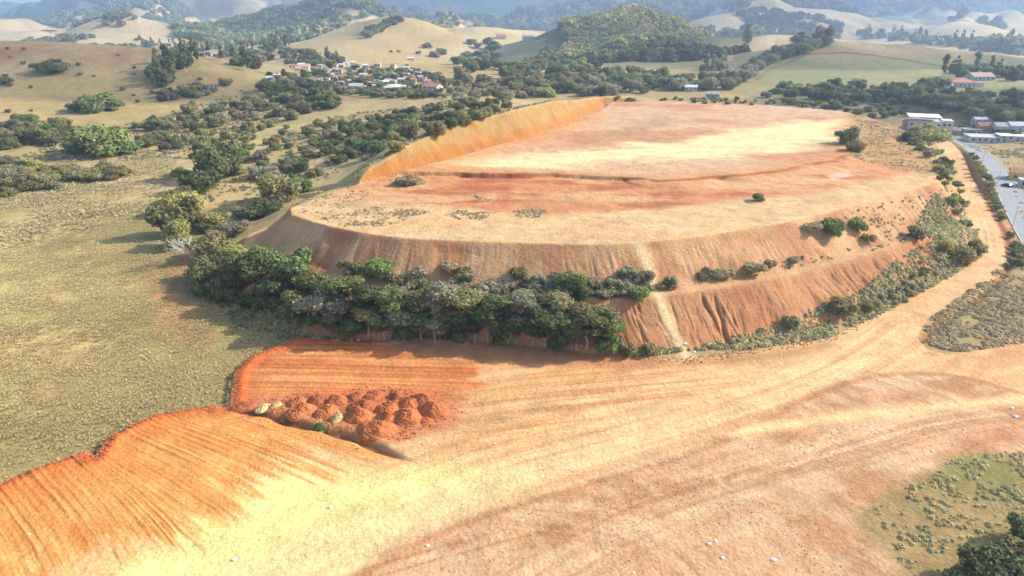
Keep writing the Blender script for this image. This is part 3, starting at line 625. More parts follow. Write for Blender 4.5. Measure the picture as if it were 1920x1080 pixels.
def ppm(p):                      # pixels of the 1920 photograph per metre at a point
    return F / (p[1] * cp + (CAMZ - p[2]) * sp)
idx = np.arange(NA * NR).reshape(NA, NR)
QF = np.stack([idx[:-1, :-1], idx[1:, :-1], idx[1:, 1:], idx[:-1, 1:]], -1).reshape(-1, 4)[:, ::-1]
FZ = GZN.reshape(NA, NR)[:-1, :-1].ravel()
GV = np.stack([GX, GY, GZ], 1)
for zid, nm, lab in ((0, 'pasture', 'olive and straw coloured grass field'), (1, 'earth_lot', 'bare graded orange and cream earth'), (2, 'earth_plateau', 'flat topped red earth plateau with stepped cut slopes'),
                (3, 'dirt_road', 'curving pale orange dirt road'), (4, 'hills', 'dry straw coloured hills'), (5, 'mountains', 'distant hazy blue mountains')):
    fs = QF[FZ == zid]
    if len(fs) == 0: continue
    used = np.unique(fs); remap = np.zeros(len(GV), np.int32); remap[used] = np.arange(len(used))
    me = mk_mesh(nm, GV[used], remap[fs], [MT], smooth=True)
    at = me.attributes.new("Col", 'FLOAT_COLOR', 'POINT'); cc = np.ones((len(used), 4), np.float32); cc[:, :3] = GC[used]; at.data.foreach_set("color", cc.ravel())
    tag(link(nm, me), lab, None, None, 'structure')

# ---------------------------------------------------------------- paved road with a kerb strip
def ribbon(line, hw, name, mat, dz, thick=.0, off=0):
    P = np.asarray(line)[:, :2]; L = [0]
    for i in range(1, len(P)): L.append(L[-1] + math.hypot(*(P[i] - P[i - 1])))
    s = np.arange(0, L[-1], 2.0); Q = np.stack([np.interp(s, L, P[:, 0]), np.interp(s, L, P[:, 1])], 1); T = np.gradient(Q, axis=0); T /= np.linalg.norm(T, axis=1)[:, None]; N = np.stack([-T[:, 1], T[:, 0]], 1)
    A = Q + N * (off - hw); B = Q + N * (off + hw); z = np.full(len(Q), dz)
    n = len(Q); V = np.concatenate([np.c_[A, z], np.c_[B, z], np.c_[A, z - thick - .3], np.c_[B, z - thick - .3]]); Fq = []
    for i in range(n - 1): Fq += [(i, i + 1, n + i + 1, n + i), (2 * n + i, 2 * n + i + 1, i + 1, i), (n + i, n + i + 1, 3 * n + i + 1, 3 * n + i)]
    return link(name, mk_mesh(name, V, Fq, [mat]))
tag(ribbon(ROADP, 4.4, 'paved_road', M['asphalt'], .02), 'grey paved road curving past the plateau', kind='structure')
tag(ribbon(ROADP, .15, 'kerb', M['concrete'], .13, off=4.56), 'kerb of the paved road', kind='structure')
tag(ribbon(ROADP, .15, 'kerb', M['concrete'], .13, off=-4.56), 'kerb of the paved road', kind='structure')

# ---------------------------------------------------------------- placing plants
def place(kind, px, py, wpx, name, label, cat, group=None, hscale=1.0, parts=True, var=None, sink=.1):
    p = hit(px, py)
    if p is None: return None
    pr = PROTO[kind]; cm, tm, both, wd, hg = pr[random.randrange(len(pr)) if var is None else var]
    s = wpx / ppm(p) / wd
    rot = random.uniform(0, 6.28); sz = s * hscale * random.uniform(.92, 1.08)
    if parts and tm is not None:
        e = link(name, None); e.empty_display_size = .5
        link('crown', cm, e); link('trunk', tm, e)
    else: e = link(name, both)
    e.location = (p[0], p[1], p[2] - sink * s); e.scale = (s, s, sz); e.rotation_euler = (0, 0, rot)
    return tag(e, label, cat, group)
def inpoly(px, py, poly): return bool(inside(np.array([px], float), np.array([py], float), poly)[0])
def scatter(poly, n, kinds, wr, name, label, cat, group, hs=(.85, 1.15), parts=False, mind=.5, seed=0):
    """kinds: list of kind names; wr: crown width range in metres; each kind gets its own wording"""
    rs = random.Random(seed); xs = [p[0] for p in poly]; ys = [p[1] for p in poly]; got = []; tries = 0
    while len(got) < n and tries < n * 60:
        tries += 1; px, py = rs.uniform(min(xs), max(xs)), rs.uniform(min(ys), max(ys))
        if not inpoly(px, py, poly): continue
        p = hit(px, py)
        if p is None: continue
        k = rs.choice(kinds); wm = rs.uniform(*wr) * (.62 if k[:4] == 'euca' and wr[0] < 20 else 1); w_ = wm * ppm(p)
        if p[0] > 150 and seed in (30, 31, 32):
            q1 = dist_line(np.array([p[0]]), np.array([p[1]]), TRACK)[0][0]; q2 = dist_line(np.array([p[0]]), np.array([p[1]]), ROADP)[0][0]
            if q1 < 5.2 + wm * .4 or q2 < 5.5 + wm * .45: continue
        if any(math.hypot(px - a, (py - b) * 1.8) < mind * (w_ + c_) / 2 for a, b, c_ in got): continue
        got.append((px, py, w_))
        desc = COLN[k.split('_')[1]] if '_' in k else 'dark'
        place(k, px, py, w_, name, label.replace('*', desc), cat, group, rs.uniform(*hs), parts)
    return got
COLN = {'olive': 'olive green', 'dark': 'dark green', 'green': 'fresh green', 'grey': 'grey green', 'bluish': 'blue green', 'bright': 'bright green', 'scrub': 'khaki', 'yellow': 'yellow green'}
# --- wood at the foot of the plateau
FRONT = [(385, 530, 90, 'dark'), (430, 545, 80, 'olive'), (470, 520, 95, 'dark'), (515, 555, 80, 'dark'), (550, 520, 95, 'green'), (560, 575, 75, 'olive'), (600, 590, 85, 'grey'), (585, 545, 80, 'dark'), (640, 585, 80, 'green'), (640, 618, 70, 'grey'),
         (690, 600, 80, 'dark'), (690, 628, 65, 'olive'), (735, 600, 80, 'dark'), (745, 630, 70, 'grey'), (785, 605, 75, 'olive'), (790, 636, 60, 'dark'), (830, 600, 85, 'grey'), (860, 636, 78, 'dark'), (845, 625, 60, 'olive'), (880, 605, 80, 'olive'),
         (915, 638, 85, 'green'), (930, 610, 75, 'dark'), (965, 640, 70, 'dark'), (975, 612, 80, 'grey'), (1022, 645, 92, 'green'), (1000, 620, 70, 'dark'), (1060, 640, 75, 'dark'), (1050, 612, 75, 'olive'), (1100, 650, 82, 'dark'), (1090, 622, 70, 'olive'), (1140, 650, 68, 'dark'), (1125, 625, 70, 'dark'),
         (420, 505, 70, 'olive'), (500, 500, 75, 'green'), (610, 560, 60, 'dark'), (660, 640, 55, 'dark'), (720, 638, 60, 'dark'), (815, 640, 55, 'grey'), (890, 642, 60, 'dark'), (945, 642, 55, 'grey'), (1000, 646, 60, 'dark'), (1080, 652, 60, 'olive')]
for i, (px, py, wp, c_) in enumerate(FRONT):
    short = px < 620
    special = {(915, 638): 'tall fresh green tree on bare pale stems amid the wood below the plateau', (1022, 645): 'tallest bright crowned tree near the right end of the wood below the plateau',
               (1140, 650): 'dark rounded tree at the right end of the wood below the plateau', (385, 530): 'dark wide tree at the left end of the wood below the plateau'}.get((px, py))
    place('tall_' + c_ if not short else 'round_' + c_, px, py, wp * (.88 if not short else .88), 'woodland_tree', special or f"{COLN[c_]} {'spreading' if short else 'thin stemmed'} tree in the wood below the plateau", 'tree', 'trees of the wood at the foot of the plateau', .50 if not short else .8)
UND = [(380 + i * 20 + random.uniform(-6, 6), 0) for i in range(40)]
for i, (px, _) in enumerate(UND):
    if px > 640 and i % 5 < 3: continue
    py = np.interp(px, [380, 450, 560, 650, 800, 1000, 1160], [555, 575, 600, 632, 640, 648, 660]) + random.uniform(-10, 3); c_ = random.choice(['olive', 'dark', 'green', 'dark'])
    place('shrub_' + c_, px, py, random.uniform(24, 44), 'shrub', f"low {COLN[c_]} shrub along the front edge of the wood", 'shrub', 'undergrowth shrubs at the front edge of the wood', 1.3, False)
for i in range(60):   # dense brush filling the wood behind
    px = random.uniform(560, 1140); py = np.interp(px, [560, 700, 800, 1140], [540, 568, 575, 600]) + random.uniform(-8, 40); c_ = random.choice(['grey', 'dark', 'olive', 'grey'])
    place('round_' + c_, px, py, random.uniform(30, 52), 'understorey_tree', f"small {COLN[c_]} tree behind the tall stems of the wood", 'tree', 'small trees filling the wood', .95, False)
for i in range(46):   # the scrub belt on the bench
    px = random.uniform(620, 1400); py = np.interp(px, [620, 800, 1100, 1250, 1400], [500, 540, 553, 536, 512]) + random.uniform(-5, 9)
    if 1216 < px < 1240: continue
    c_ = random.choice(['grey', 'scrub', 'grey', 'olive']); place('shrub_' + c_, px, py, random.uniform(20, 36), 'bench_shrub', f"bushy {COLN[c_]} shrub in the belt growing on the plateau's bench", 'shrub', 'shrubs in the belt on the bench', .8, False)
for i in range(70):
    px = random.uniform(770, 1212); py = random.uniform(np.interp(px, [770, 830, 1000, 1212], [520, 506, 520, 515]), 560); c_ = random.choice(['grey', 'scrub', 'grey', 'olive', 'grey'])
    place('shrub_' + c_, px, py, random.uniform(24, 40), 'bench_shrub', f"bushy {COLN[c_]} shrub of the thicket on the slope behind the wood", 'shrub', 'shrubs of the thicket behind the wood', .75, False)
# --- single shrubs on the earthworks
for px, py, wp, k, hs, lab in (
    (708, 522, 58, 'round_green', 1.0, 'round green tree alone on the left of the front slope'), (1560, 440, 48, 'round_green', .9, 'larger of two round bushes high on the right front slope'),
    (1608, 430, 34, 'round_green', .85, 'smaller round dark bush right of the larger bush on the front slope'), (1520, 432, 44, 'shrub_scrub', .6, 'low khaki bush left of the two round bushes on the slope'),
    (1627, 452, 28, 'shrub_olive', .9, 'small bush below the smaller round bush on the slope'), (1422, 376, 25, 'round_green', .7, 'small dark green bush alone on the front pad of the plateau'),
    (1588, 268, 46, 'round_olive', .9, 'tall olive shrub on the right rim of the upper plateau'), (1603, 282, 40, 'round_olive', .6, 'lower olive shrub in front of the tall one on the right rim'),
    (1200, 562, 36, 'round_green', .9, 'green bush left of the path crossing the bench'), (1065, 548, 62, 'round_green', .95, 'large green bush standing out of the bench scrub'), (1090, 560, 44, 'round_dark', .9, 'dark bush beside the large green bush on the bench'),
    (1410, 510, 46, 'shrub_scrub', .7, 'long khaki shrub on the bench right of the path'), (1445, 500, 26, 'shrub_scrub', .8, 'small khaki shrub next to the long shrub on the bench'), (1488, 492, 24, 'shrub_scrub', .8, 'thin khaki shrub beyond the long shrub on the bench'),
    (1580, 585, 56, 'round_olive', .7, 'wide olive bush at the foot of the red lower slope'), (1625, 580, 40, 'round_olive', .6, 'olive bush right of the wide one at the slope foot'), (1482, 612, 34, 'shrub_olive', .9, 'olive shrub near the middle of the slope foot'),
    (1795, 488, 56, 'round_bright', .8, 'bright yellow green bush beside the bend of the dirt road'), (1830, 475, 40, 'round_bright', .9, 'second yellow green bush right at the bend of the dirt road'), (1770, 470, 34, 'shrub_yellow', 1, 'yellowish shrub left of the bright bushes by the bend'),
    (1720, 445, 40, 'shrub_olive', .8, 'olive shrub where the bench meets the scrub slope'), (1740, 268, 70, 'round_bright', .6, 'long bright green bush at the far start of the dirt road'), (1708, 262, 44, 'round_olive', .6, 'olive bush left of the long bright bush'),
    (602, 808, 26, 'shrub_green', .8, 'bright green plant growing in the ditch'), (768, 345, 56, 'shrub_scrub', .45, 'dark clump on the mound at the foot of the cut bank'), (1220, 662, 34, 'shrub_olive', .9, 'olive shrub just right of the wood by the lot'), (1180, 664, 40, 'shrub_olive', .8, 'spreading olive shrub at the right end of the wood'),
    (532, 790, 14, 'shrub_scrub', .5, 'tiny dry shrub on the lot by the ditch'), (1845, 1090, 90, 'round_olive', .9, 'big olive green bush at the left of the bottom right thicket'), (1908, 1065, 85, 'round_olive', 1.0, 'olive bush in the middle of the bottom right thicket'), (1800, 1105, 65, 'round_dark', .8, 'small dark bush at the far left of the bottom right thicket'),
    (1930, 1015, 80, 'round_green', .9, 'green bush cut by the right edge at the bottom'), (1880, 1110, 110, 'round_bluish', .9, 'blue green bush at the bottom right corner edge'), (1935, 1080, 110, 'round_olive', .9, 'tall olive bush at the very corner bottom right')):
    place(k, px, py, wp, 'bush', lab, 'bush', None, hs)
# --- trees at the left end of the wood and the bare tree
for px, py, wp, k, hs, lab in (
    (1540, 88, 38, 'round_grey', 1.9, 'big pale tree at the upper end of the diagonal hedgerow'), (1568, 64, 30, 'round_bluish', 1.6, 'bluish tree on the crest beyond the big pale tree'), (1385, 65, 16, 'round_dark', 1.2, 'dark small tree on the crest above the lone tall tree'),
    (335, 462, 70, 'round_bright', 1.5, 'tall light green tree just above and left of the leafless tree'), (400, 480, 90, 'round_olive', 1.0, 'olive tree behind the bare tree at the edge of the field'), (335, 440, 90, 'round_olive', 1.35, 'tall olive tree above the bare tree'), (345, 400, 90, 'round_bright', 1.0, 'light green tree left of the plateau corner'),
    (400, 430, 80, 'round_bright', .8, 'light green spreading tree beside the tall olive tree'), (440, 440, 60, 'round_grey', .8, 'grey green tree close to the left slope of the plateau'), (440, 480, 60, 'round_bright', .7, 'light green low tree below the left corner of the plateau'), (405, 335, 100, 'round_dark', 1.3, 'large dark tree with a rounded top above the field'),
    (380, 360, 80, 'round_dark', 1.1, 'dark tree to the left of the large rounded one'), (430, 310, 60, 'round_olive', .9, 'olive tree above the large dark rounded one'), (525, 375, 100, 'round_olive', 1.1, 'wide olive tree in front of the slope nearest the plateau'), (560, 360, 60, 'round_green', .9, 'green tree touching the left rim of the plateau'),
    (490, 405, 80, 'round_dark', .7, 'dark spreading bush just left of the plateau corner'), (330, 380, 60, 'round_olive', .9, 'olive bush on the field side of the light green trees'), (455, 405, 46, 'round_grey', .8, 'grey bush left of the dark spreading bush'),
    (500, 335, 60, 'round_grey', .9, 'grey green tree above the wide olive tree'), (540, 315, 50, 'round_grey', .8, 'grey green bush left of the top of the cut'), (590, 330, 40, 'round_olive', .8, 'small olive tree beside the tip of the cut bank'), (636, 305, 42, 'round_green', .8, 'green round bush on the grassy rim beside the cut'),
    (195, 290, 118, 'round_green', .85, 'big glossy green tree with a wide round crown in the left field'), (240, 288, 60, 'round_green', .7, 'lower right lobe tree beside the big glossy tree'), (150, 285, 60, 'round_green', .8, 'tree at the left side of the big glossy tree'),
    (180, 208, 78, 'round_green', .8, 'wide green tree at the foot of the left hill'), (212, 205, 46, 'round_bluish', .8, 'bluish tree right of the wide green tree under the left hill'), (145, 208, 40, 'round_dark', .8, 'dark tree left of the wide green tree under the left hill'),
    (85, 136, 46, 'round_dark', .8, 'dark clump on the left hill, left half'), (112, 135, 46, 'round_dark', .8, 'dark clump on the left hill, right half'), (100, 124, 30, 'round_dark', .9, 'top of the dark clump on the left hill'), (8, 158, 34, 'round_dark', .9, 'dark tree cut by the left edge on the hill'),
    (1400, 92, 34, 'euca_grey', .85, 'lone tall grey green tree on the right pasture'), (1020, 180, 52, 'round_bright', .7, 'bright green round tree in the valley beyond the cut bank'), (785, 101, 12, 'round_olive', .9, 'small tree left of the group on the pale centre hill'), (748, 98, 9, 'round_olive', .9, 'small bush far left on the pale centre hill'), (733, 98, 8, 'round_olive', .9, 'tiny bush at the left end of the pale centre hill'), (800, 90, 22, 'round_dark', .9, 'upper round tree on the pale centre hill'),
    (816, 107, 25, 'round_bluish', .9, 'lower left tree of the pair on the pale centre hill'), (829, 102, 26, 'round_bluish', .9, 'lower right tree of the pair on the pale centre hill'), (884, 82, 24, 'round_bluish', .8, 'tree on the right side of the pale centre hill'),
    (865, 148, 38, 'round_olive', 1.2, 'tall shady tree with a dark stem by the pale valley field'), (1185, 190, 18, 'shrub_olive', .9, 'shrub at the far end of the cut bank')):
    place(k, px, py, wp * .9, 'broadleaf_tree', lab, 'tree', None, hs * .78)
p = hit(368, 492); bm_ = link('bare_tree', mk_mesh('bare_tree', *BARE, [M['dead']], smooth=True), loc=p); bm_.scale = (.95,) * 3; bm_.rotation_euler = (0, R(-14), 0)
tag(bm_, 'pale leafless tree leaning left at the edge of the grass field', 'tree')
for px, py, wp, k, lab in ((98, 74, 26, 'pine', 'flat topped umbrella pine on the skyline of the left hill'), (118, 75, 18, 'pine', 'smaller pine right of the umbrella pine on the skyline'), (145, 76, 10, 'round_grey', 'small round tree alone on the skyline of the left hill'), (58, 72, 9, 'round_dark', 'tiny dark tree on the skyline left of the umbrella pine')):
    place(k, px, py, wp, 'skyline_tree', lab, 'tree', None, .6)
# --- scrubby slope left of the plateau
scatter([(330, 330), (370, 275), (440, 262), (470, 215), (560, 215), (640, 235), (600, 300), (560, 345), (470, 340), (400, 330)], 66, ['round_olive', 'round_grey', 'round_olive', 'round_green', 'round_bright'], (4, 8), 'hillside_tree', '* bushy tree on the dry slope left of the cut bank', 'tree', 'trees on the dry slope left of the cut', (.7, 1.0), True, .5, 1)
scatter([(600, 300), (610, 262), (700, 225), (800, 205), (930, 190), (965, 205), (930, 216), (800, 262), (740, 290), (660, 300)], 64, ['round_olive', 'round_dark', 'round_olive', 'round_green'], (5, 9), 'ridge_tree', '* rounded tree in the belt behind the cut bank', 'tree', 'belt of trees behind the cut bank', (.75, 1.05), True, .55, 2)
scatter([(210, 250), (380, 205), (470, 190), (560, 190), (600, 215), (520, 232), (440, 262), (360, 275), (300, 290), (250, 270)], 62, ['round_olive', 'round_grey', 'round_bluish', 'round_olive', 'round_dark'], (5, 11), 'valley_tree', '* bushy tree in the thicket across the left valley', 'tree', 'thicket trees across the left valley', (.7, 1.0), True, .5, 3)
scatter([(480, 178), (500, 160), (560, 172), (630, 190), (632, 212), (590, 205), (520, 192)], 26, ['round_olive', 'round_green', 'round_dark'], (7, 12), 'valley_tree', '* tree in the thick row just below the village', 'tree', 'row of trees below the village', (.7, 1.0), True, .45, 4)
scatter([(0, 235), (60, 228), (130, 240), (135, 280), (60, 272), (0, 285)], 26, ['round_olive', 'round_bluish', 'round_dark'], (7, 12), 'field_edge_tree', '* tree in the dark clump at the left edge of the field', 'tree', 'clump at the left edge of the field', (.7, 1.0), True, .45, 5)
scatter([(0, 300), (70, 310), (160, 325), (232, 318), (232, 332), (100, 355), (0, 378)], 30, ['round_bright', 'round_olive', 'round_grey'], (6, 11), 'field_edge_tree', '* low tree in the pale clump lower on the left edge', 'tree', 'pale clump lower on the left edge', (.5, .75), True, .48, 6)
scatter([(300, 178), (330, 168), (450, 158), (455, 165), (350, 190), (300, 195)], 16, ['round_olive', 'round_dark', 'round_grey'], (6, 10), 'valley_tree', '* tree in the hedge crossing the pale slope under the village', 'tree', 'hedge crossing the pale slope', (.7, 1.0), True, .45, 7)
scatter([(282, 150), (300, 122), (330, 108), (365, 100), (372, 118), (345, 140), (318, 166), (284, 165)], 34, ['euca_bluish', 'round_dark', 'euca_bluish', 'round_bluish'], (8, 13), 'plantation_tree', '* tall tree in the dense strip down the left hill', 'tree', 'dense strip of trees down the left hill', (.75, 1.0), False, .38, 8)
scatter([(255, 74), (300, 80), (380, 88), (390, 96), (330, 92), (262, 82)], 26, ['euca_bluish', 'round_dark'], (9, 14), 'crest_tree', '* tree in the dark row over the crest of the left hill', 'tree', 'row of trees over the crest of the left hill', (.6, .85), False, .35, 9)
scatter([(380, 96), (480, 90), (560, 100), (640, 115), (640, 135), (560, 125), (500, 120), (480, 138), (440, 125), (400, 110)], 70, ['euca_bluish', 'round_bluish', 'round_dark', 'round_olive'], (9, 16), 'village_tree', '* tree among the upper houses of the village', 'tree', 'trees among the upper houses of the village', (.7, 1.0), False, .4, 10)
scatter([(500, 140), (640, 135), (760, 130), (850, 150), (840, 172), (700, 172), (560, 168), (500, 160)], 120, ['round_olive', 'round_green', 'round_dark', 'round_bluish', 'round_grey'], (4.5, 9), 'village_tree', '* tree standing between the lower village houses', 'tree', 'trees between the lower village houses', (.8, 1.1), False, .5, 11)
scatter([(630, 168), (700, 172), (830, 176), (835, 184), (740, 184), (640, 178)], 44, ['round_olive', 'round_grey', 'round_green'], (4.5, 8), 'village_tree', '* tree along the front edge of the village', 'tree', 'trees along the front edge of the village', (.8, 1.0), False, .5, 41)
scatter([(830, 165), (870, 150), (960, 158), (1000, 178), (960, 190), (860, 196)], 34, ['round_olive', 'round_grey', 'round_olive'], (7, 13), 'valley_tree', '* tree in the valley between village and plateau', 'tree', 'trees between the village and the plateau', (.7, 1.0), False, .5, 12)
scatter([(930, 130), (1050, 118), (1180, 142), (1300, 150), (1420, 152), (1380, 168), (1250, 172), (1200, 178), (1110, 182), (1040, 172), (960, 160)], 105, ['round_olive', 'round_grey', 'round_green', 'round_dark', 'round_olive'], (9, 16), 'valley_wood_tree', '* tree in the wooded valley behind the plateau', 'tree', 'wooded valley behind the plateau', (.7, 1.0), False, .42, 13)
scatter([(850, 120), (880, 88), (920, 80), (940, 95), (930, 130), (900, 138), (860, 138)], 24, ['round_olive', 'round_bluish', 'round_dark'], (10, 18), 'valley_tree', '* tree in the hooked hedgerow right of the pale centre hill', 'tree', 'hooked hedgerow by the pale centre hill', (.7, 1.0), False, .42, 14)
scatter([(1420, 172), (1500, 165), (1620, 160), (1700, 170), (1780, 175), (1925, 180), (1925, 232), (1860, 232), (1700, 196), (1560, 190), (1430, 184)], 105, ['round_dark', 'round_bluish', 'round_dark', 'round_olive'], (7, 12), 'river_tree', '* tree in the dark belt along the right valley', 'tree', 'dark belt of trees along the right valley', (.7, 1.0), False, .42, 15)
scatter([(1480, 195), (1600, 195), (1700, 205), (1780, 215), (1640, 222), (1560, 206)], 24, ['round_olive', 'round_bluish', 'round_green'], (5, 8), 'valley_tree', '* tree on the green flat behind the plateau', 'tree', 'trees on the green flat behind the plateau', (.6, .9), False, .9, 16)
scatter([(1765, 145), (1800, 132), (1850, 130), (1885, 140), (1880, 150), (1830, 145), (1790, 148)], 20, ['round_dark', 'euca_bluish', 'round_bluish'], (9, 14), 'farm_tree', '* tall tree around the farmhouse on the right', 'tree', 'trees around the farmhouse', (.8, 1.1), False, .4, 17)
scatter([(1720, 160), (1765, 158), (1770, 165), (1722, 168)], 6, ['round_dark'], (9, 12), 'farm_tree', '* tree left of the farmhouse', 'tree', 'trees left of the farmhouse', (.8, 1.1), False, .5, 18)
scatter([(1885, 140), (1925, 135), (1925, 152), (1885, 152)], 8, ['round_dark', 'round_bluish'], (9, 13), 'farm_tree', '* tree at the right edge beyond the farmhouse', 'tree', 'trees at the right edge beyond the farmhouse', (.8, 1.1), False, .4, 19)
scatter([(1385, 152), (1405, 125), (1450, 102), (1500, 85), (1545, 72), (1560, 72), (1545, 88), (1480, 108), (1425, 128), (1400, 155)], 46, ['round_bluish', 'round_dark', 'round_grey', 'round_olive'], (10, 18), 'hedgerow_tree', '* tree in the diagonal hedgerow left of the green dome hill', 'tree', 'diagonal hedgerow left of the dome hill', (.75, 1.0), False, .38, 20)
scatter([(1618, 72), (1700, 80), (1800, 95), (1925, 105), (1925, 90), (1800, 78), (1700, 66), (1620, 60)], 110, ['round_bluish', 'round_grey', 'euca_bluish', 'round_bluish'], (13, 21), 'eucalyptus_tree', '* tall tree in the row behind the dome hill', 'tree', 'row of tall trees behind the dome hill', (.9, 1.3), False, .22, 21)
scatter([(1840, 96), (1925, 108), (1925, 95), (1850, 88)], 22, ['round_grey'], (18, 24), 'eucalyptus_tree', '* very tall tree at the right end of the row behind the dome', 'tree', 'very tall trees at the right end of the row', (1.4, 1.9), False, .25, 22)
scatter([(1300, 140), (1340, 122), (1365, 118), (1360, 130), (1330, 142)], 12, ['round_bluish', 'euca_grey'], (7, 11), 'valley_tree', '* tree in the small clump on the right pasture', 'tree', 'small clump on the right pasture', (.9, 1.2), False, .5, 23)
scatter([(680, 65), (740, 36), (750, 40), (690, 72)], 16, ['round_bluish', 'round_dark'], (13, 20), 'hedgerow_tree', '* tree in the line over the saddle of the centre hill', 'tree', 'line of trees over the centre hill saddle', (.6, .8), False, .4, 24)
scatter([(480, 90), (520, 86), (545, 92), (540, 102), (490, 100)], 12, ['euca_bluish'], (9, 13), 'tall_village_tree', '* tall slender tree rising over the village', 'tree', 'tall slender trees over the village', (1.2, 1.6), False, .4, 25)
scatter([(0, 90), (330, 110), (460, 150), (460, 165), (250, 200), (0, 215)], 26, ['shrub_olive', 'shrub_dark'], (2.5, 4.5), 'pasture_shrub', '* small shrub dotted over the left hill pasture', 'shrub', 'small shrubs on the left hill pasture', (.7, 1.0), False, 2, 26)
scatter([(1140, 186), (1300, 186), (1480, 190), (1600, 208), (1480, 200), (1300, 194)], 40, ['shrub_olive', 'shrub_dark', 'shrub_scrub'], (2.5, 5), 'rim_shrub', '* shrub along the far rim of the plateau', 'shrub', 'shrubs along the far rim of the plateau', (.7, 1.0), False, .6, 27)
scatter([(1240, 75), (1330, 60), (1500, 62), (1530, 70), (1420, 62)], 18, ['round_olive', 'round_dark'], (8, 13), 'hedgerow_tree', '* tree along the crest of the right pasture', 'tree', 'trees along the crest of the right pasture', (.6, .8), False, .5, 28)
# --- roadside bushes on the right
scatter([(1800, 285), (1825, 290), (1850, 330), (1872, 372), (1900, 440), (1925, 500), (1900, 500), (1880, 450), (1862, 400), (1835, 350)], 50, ['shrub_bright', 'shrub_olive', 'shrub_green', 'shrub_bright'], (3, 5), 'roadside_shrub', '* shrub on the strip between dirt road and paved road', 'shrub', 'shrubs between dirt road and paved road', (.8, 1.1), False, .5, 30)
scatter([(1700, 265), (1750, 262), (1785, 310), (1812, 365), (1835, 420), (1835, 450), (1800, 420), (1770, 350), (1740, 300)], 40, ['shrub_olive', 'shrub_green', 'shrub_bright', 'shrub_bright', 'shrub_scrub'], (2.5, 4.8), 'trackside_shrub', '* shrub on the bank left of the dirt road', 'shrub', 'shrubs on the bank left of the dirt road', (.7, 1.0), False, .5, 31)
scatter([(1640, 560), (1700, 520), (1740, 480), (1830, 440), (1830, 480), (1760, 530), (1680, 580)], 30, ['shrub_scrub', 'shrub_olive'], (1.6, 3), 'bank_shrub', '* shrub on the scrub bank inside the bend', 'shrub', 'shrubs on the scrub bank inside the bend', (.7, 1.0), False, .7, 32)
scatter([(1790, 235), (1925, 240), (1925, 262), (1830, 262)], 14, ['round_green', 'round_dark'], (4, 6), 'garden_tree', '* small garden tree among the houses by the road', 'tree', 'garden trees by the roadside houses', (.8, 1.0), False, .8, 33)

# ---------------------------------------------------------------- uncountable growth: one object each
def lowcrown(nl=26, leaf=.55):
    d = rng.normal(size=(nl, 3)); d /= np.linalg.norm(d, axis=1)[:, None]; d[:, 2] = np.abs(d[:, 2]) * .9 - .05
    return quads(d * .5, d + rng.normal(size=(nl, 3)) * .4, np.full(nl, leaf))
def tuft(nb=9):
    a = rng.uniform(0, 6.28, nb); t = rng.uniform(.05, .3, nb); b = np.stack([np.cos(a) * t, np.sin(a) * t, np.full(nb, -.05)], 1)
    u = np.stack([-np.sin(a), np.cos(a), 0 * a], 1) * rng.uniform(.07, .14, nb)[:, None]; tip = b + np.stack([np.cos(a) * rng.uniform(.3, .8, nb), np.sin(a) * rng.uniform(.3, .8, nb), rng.uniform(.2, .6, nb)], 1)
    V = np.stack([b - u, b + u, tip + u * .6, tip - u * .6], 1).reshape(-1, 3); return V, np.arange(4 * nb).reshape(-1, 4)
def clump(nl=30):
    d = rng.normal(size=(nl, 3)); d /= np.linalg.norm(d, axis=1)[:, None]; d[:, 2] = np.abs(d[:, 2])
    return quads(d * np.array((.5, .5, .45)) * rng.uniform(.6, 1.1, nl)[:, None], d + rng.normal(size=(nl, 3)) * .4 + np.array((0, 0, .7)), np.full(nl, .24))
def mass(name, label, protos, pts, sizes, mats, hsc=1.0):
    pts = np.asarray(pts); n = len(pts); Vs = []; Fs = []; mi = []; o = 0; pick = rng.integers(0, len(protos), n); mp = rng.integers(0, len(mats), n)
    for k, (V, Fq) in enumerate(protos):
        for mm in range(len(mats)):
            sel = np.where((pick == k) & (mp == mm))[0]
            if not len(sel): continue
            a = rng.uniform(0, 6.28, len(sel)); ca, sa = np.cos(a)[:, None], np.sin(a)[:, None]; s = sizes[sel][:, None]
            X = (V[None, :, 0] * ca - V[None, :, 1] * sa) * s + pts[sel, 0][:, None]; Y = (V[None, :, 0] * sa + V[None, :, 1] * ca) * s + pts[sel, 1][:, None]; Z = V[None, :, 2] * s * hsc + pts[sel, 2][:, None]
            Vs.append(np.stack([X, Y, Z], 2).reshape(-1, 3)); f = (Fq[None] + (np.arange(len(sel)) * len(V))[:, None, None]).reshape(-1, 4) + o; Fs.append(f); mi.append(np.full(len(f), mm)); o += len(sel) * len(V)
    me = mk_mesh(name, np.concatenate(Vs), np.concatenate(Fs), [M[m_] for m_ in mats], np.concatenate(mi))
    return tag(link(name, me), label, None, None, 'stuff')
def wpts(poly_px, n, z=0, mask=None):
    """n world points uniform in the world-space polygon under a pixel polygon"""
    P = np.array([ (hit(a, b) or W(a, b, z) + (0,))[:2] for a, b in poly_px]); lo, hi = P.min(0), P.max(0); out = []; tot = 0
    for _ in range(60):
        q = rng.uniform(lo, hi, (n, 2)); m = inside(q[:, 0], q[:, 1], P)
        if mask is not None: m &= mask(q[:, 0], q[:, 1])
        out.append(q[m]); tot += m.sum()
        if tot >= n: break
    q = np.concatenate(out)[:n]; return np.c_[q, height(q[:, 0], q[:, 1])]
cl = [clump() for _ in range(4)]; tf = [tuft() for _ in range(5)]; lc = [lowcrown() for _ in range(4)]
notlot = lambda x, y: (sdf(x, y, LOT)[0] > .5) & (sdf(x, y, MESA)[0] > 24)
P1 = wpts([(-200, 700), (0, 470), (300, 400), (360, 520), (620, 640), (540, 660), (440, 770), (160, 850), (-200, 1050)], 70000, 0, lambda x, y: notlot(x, y))
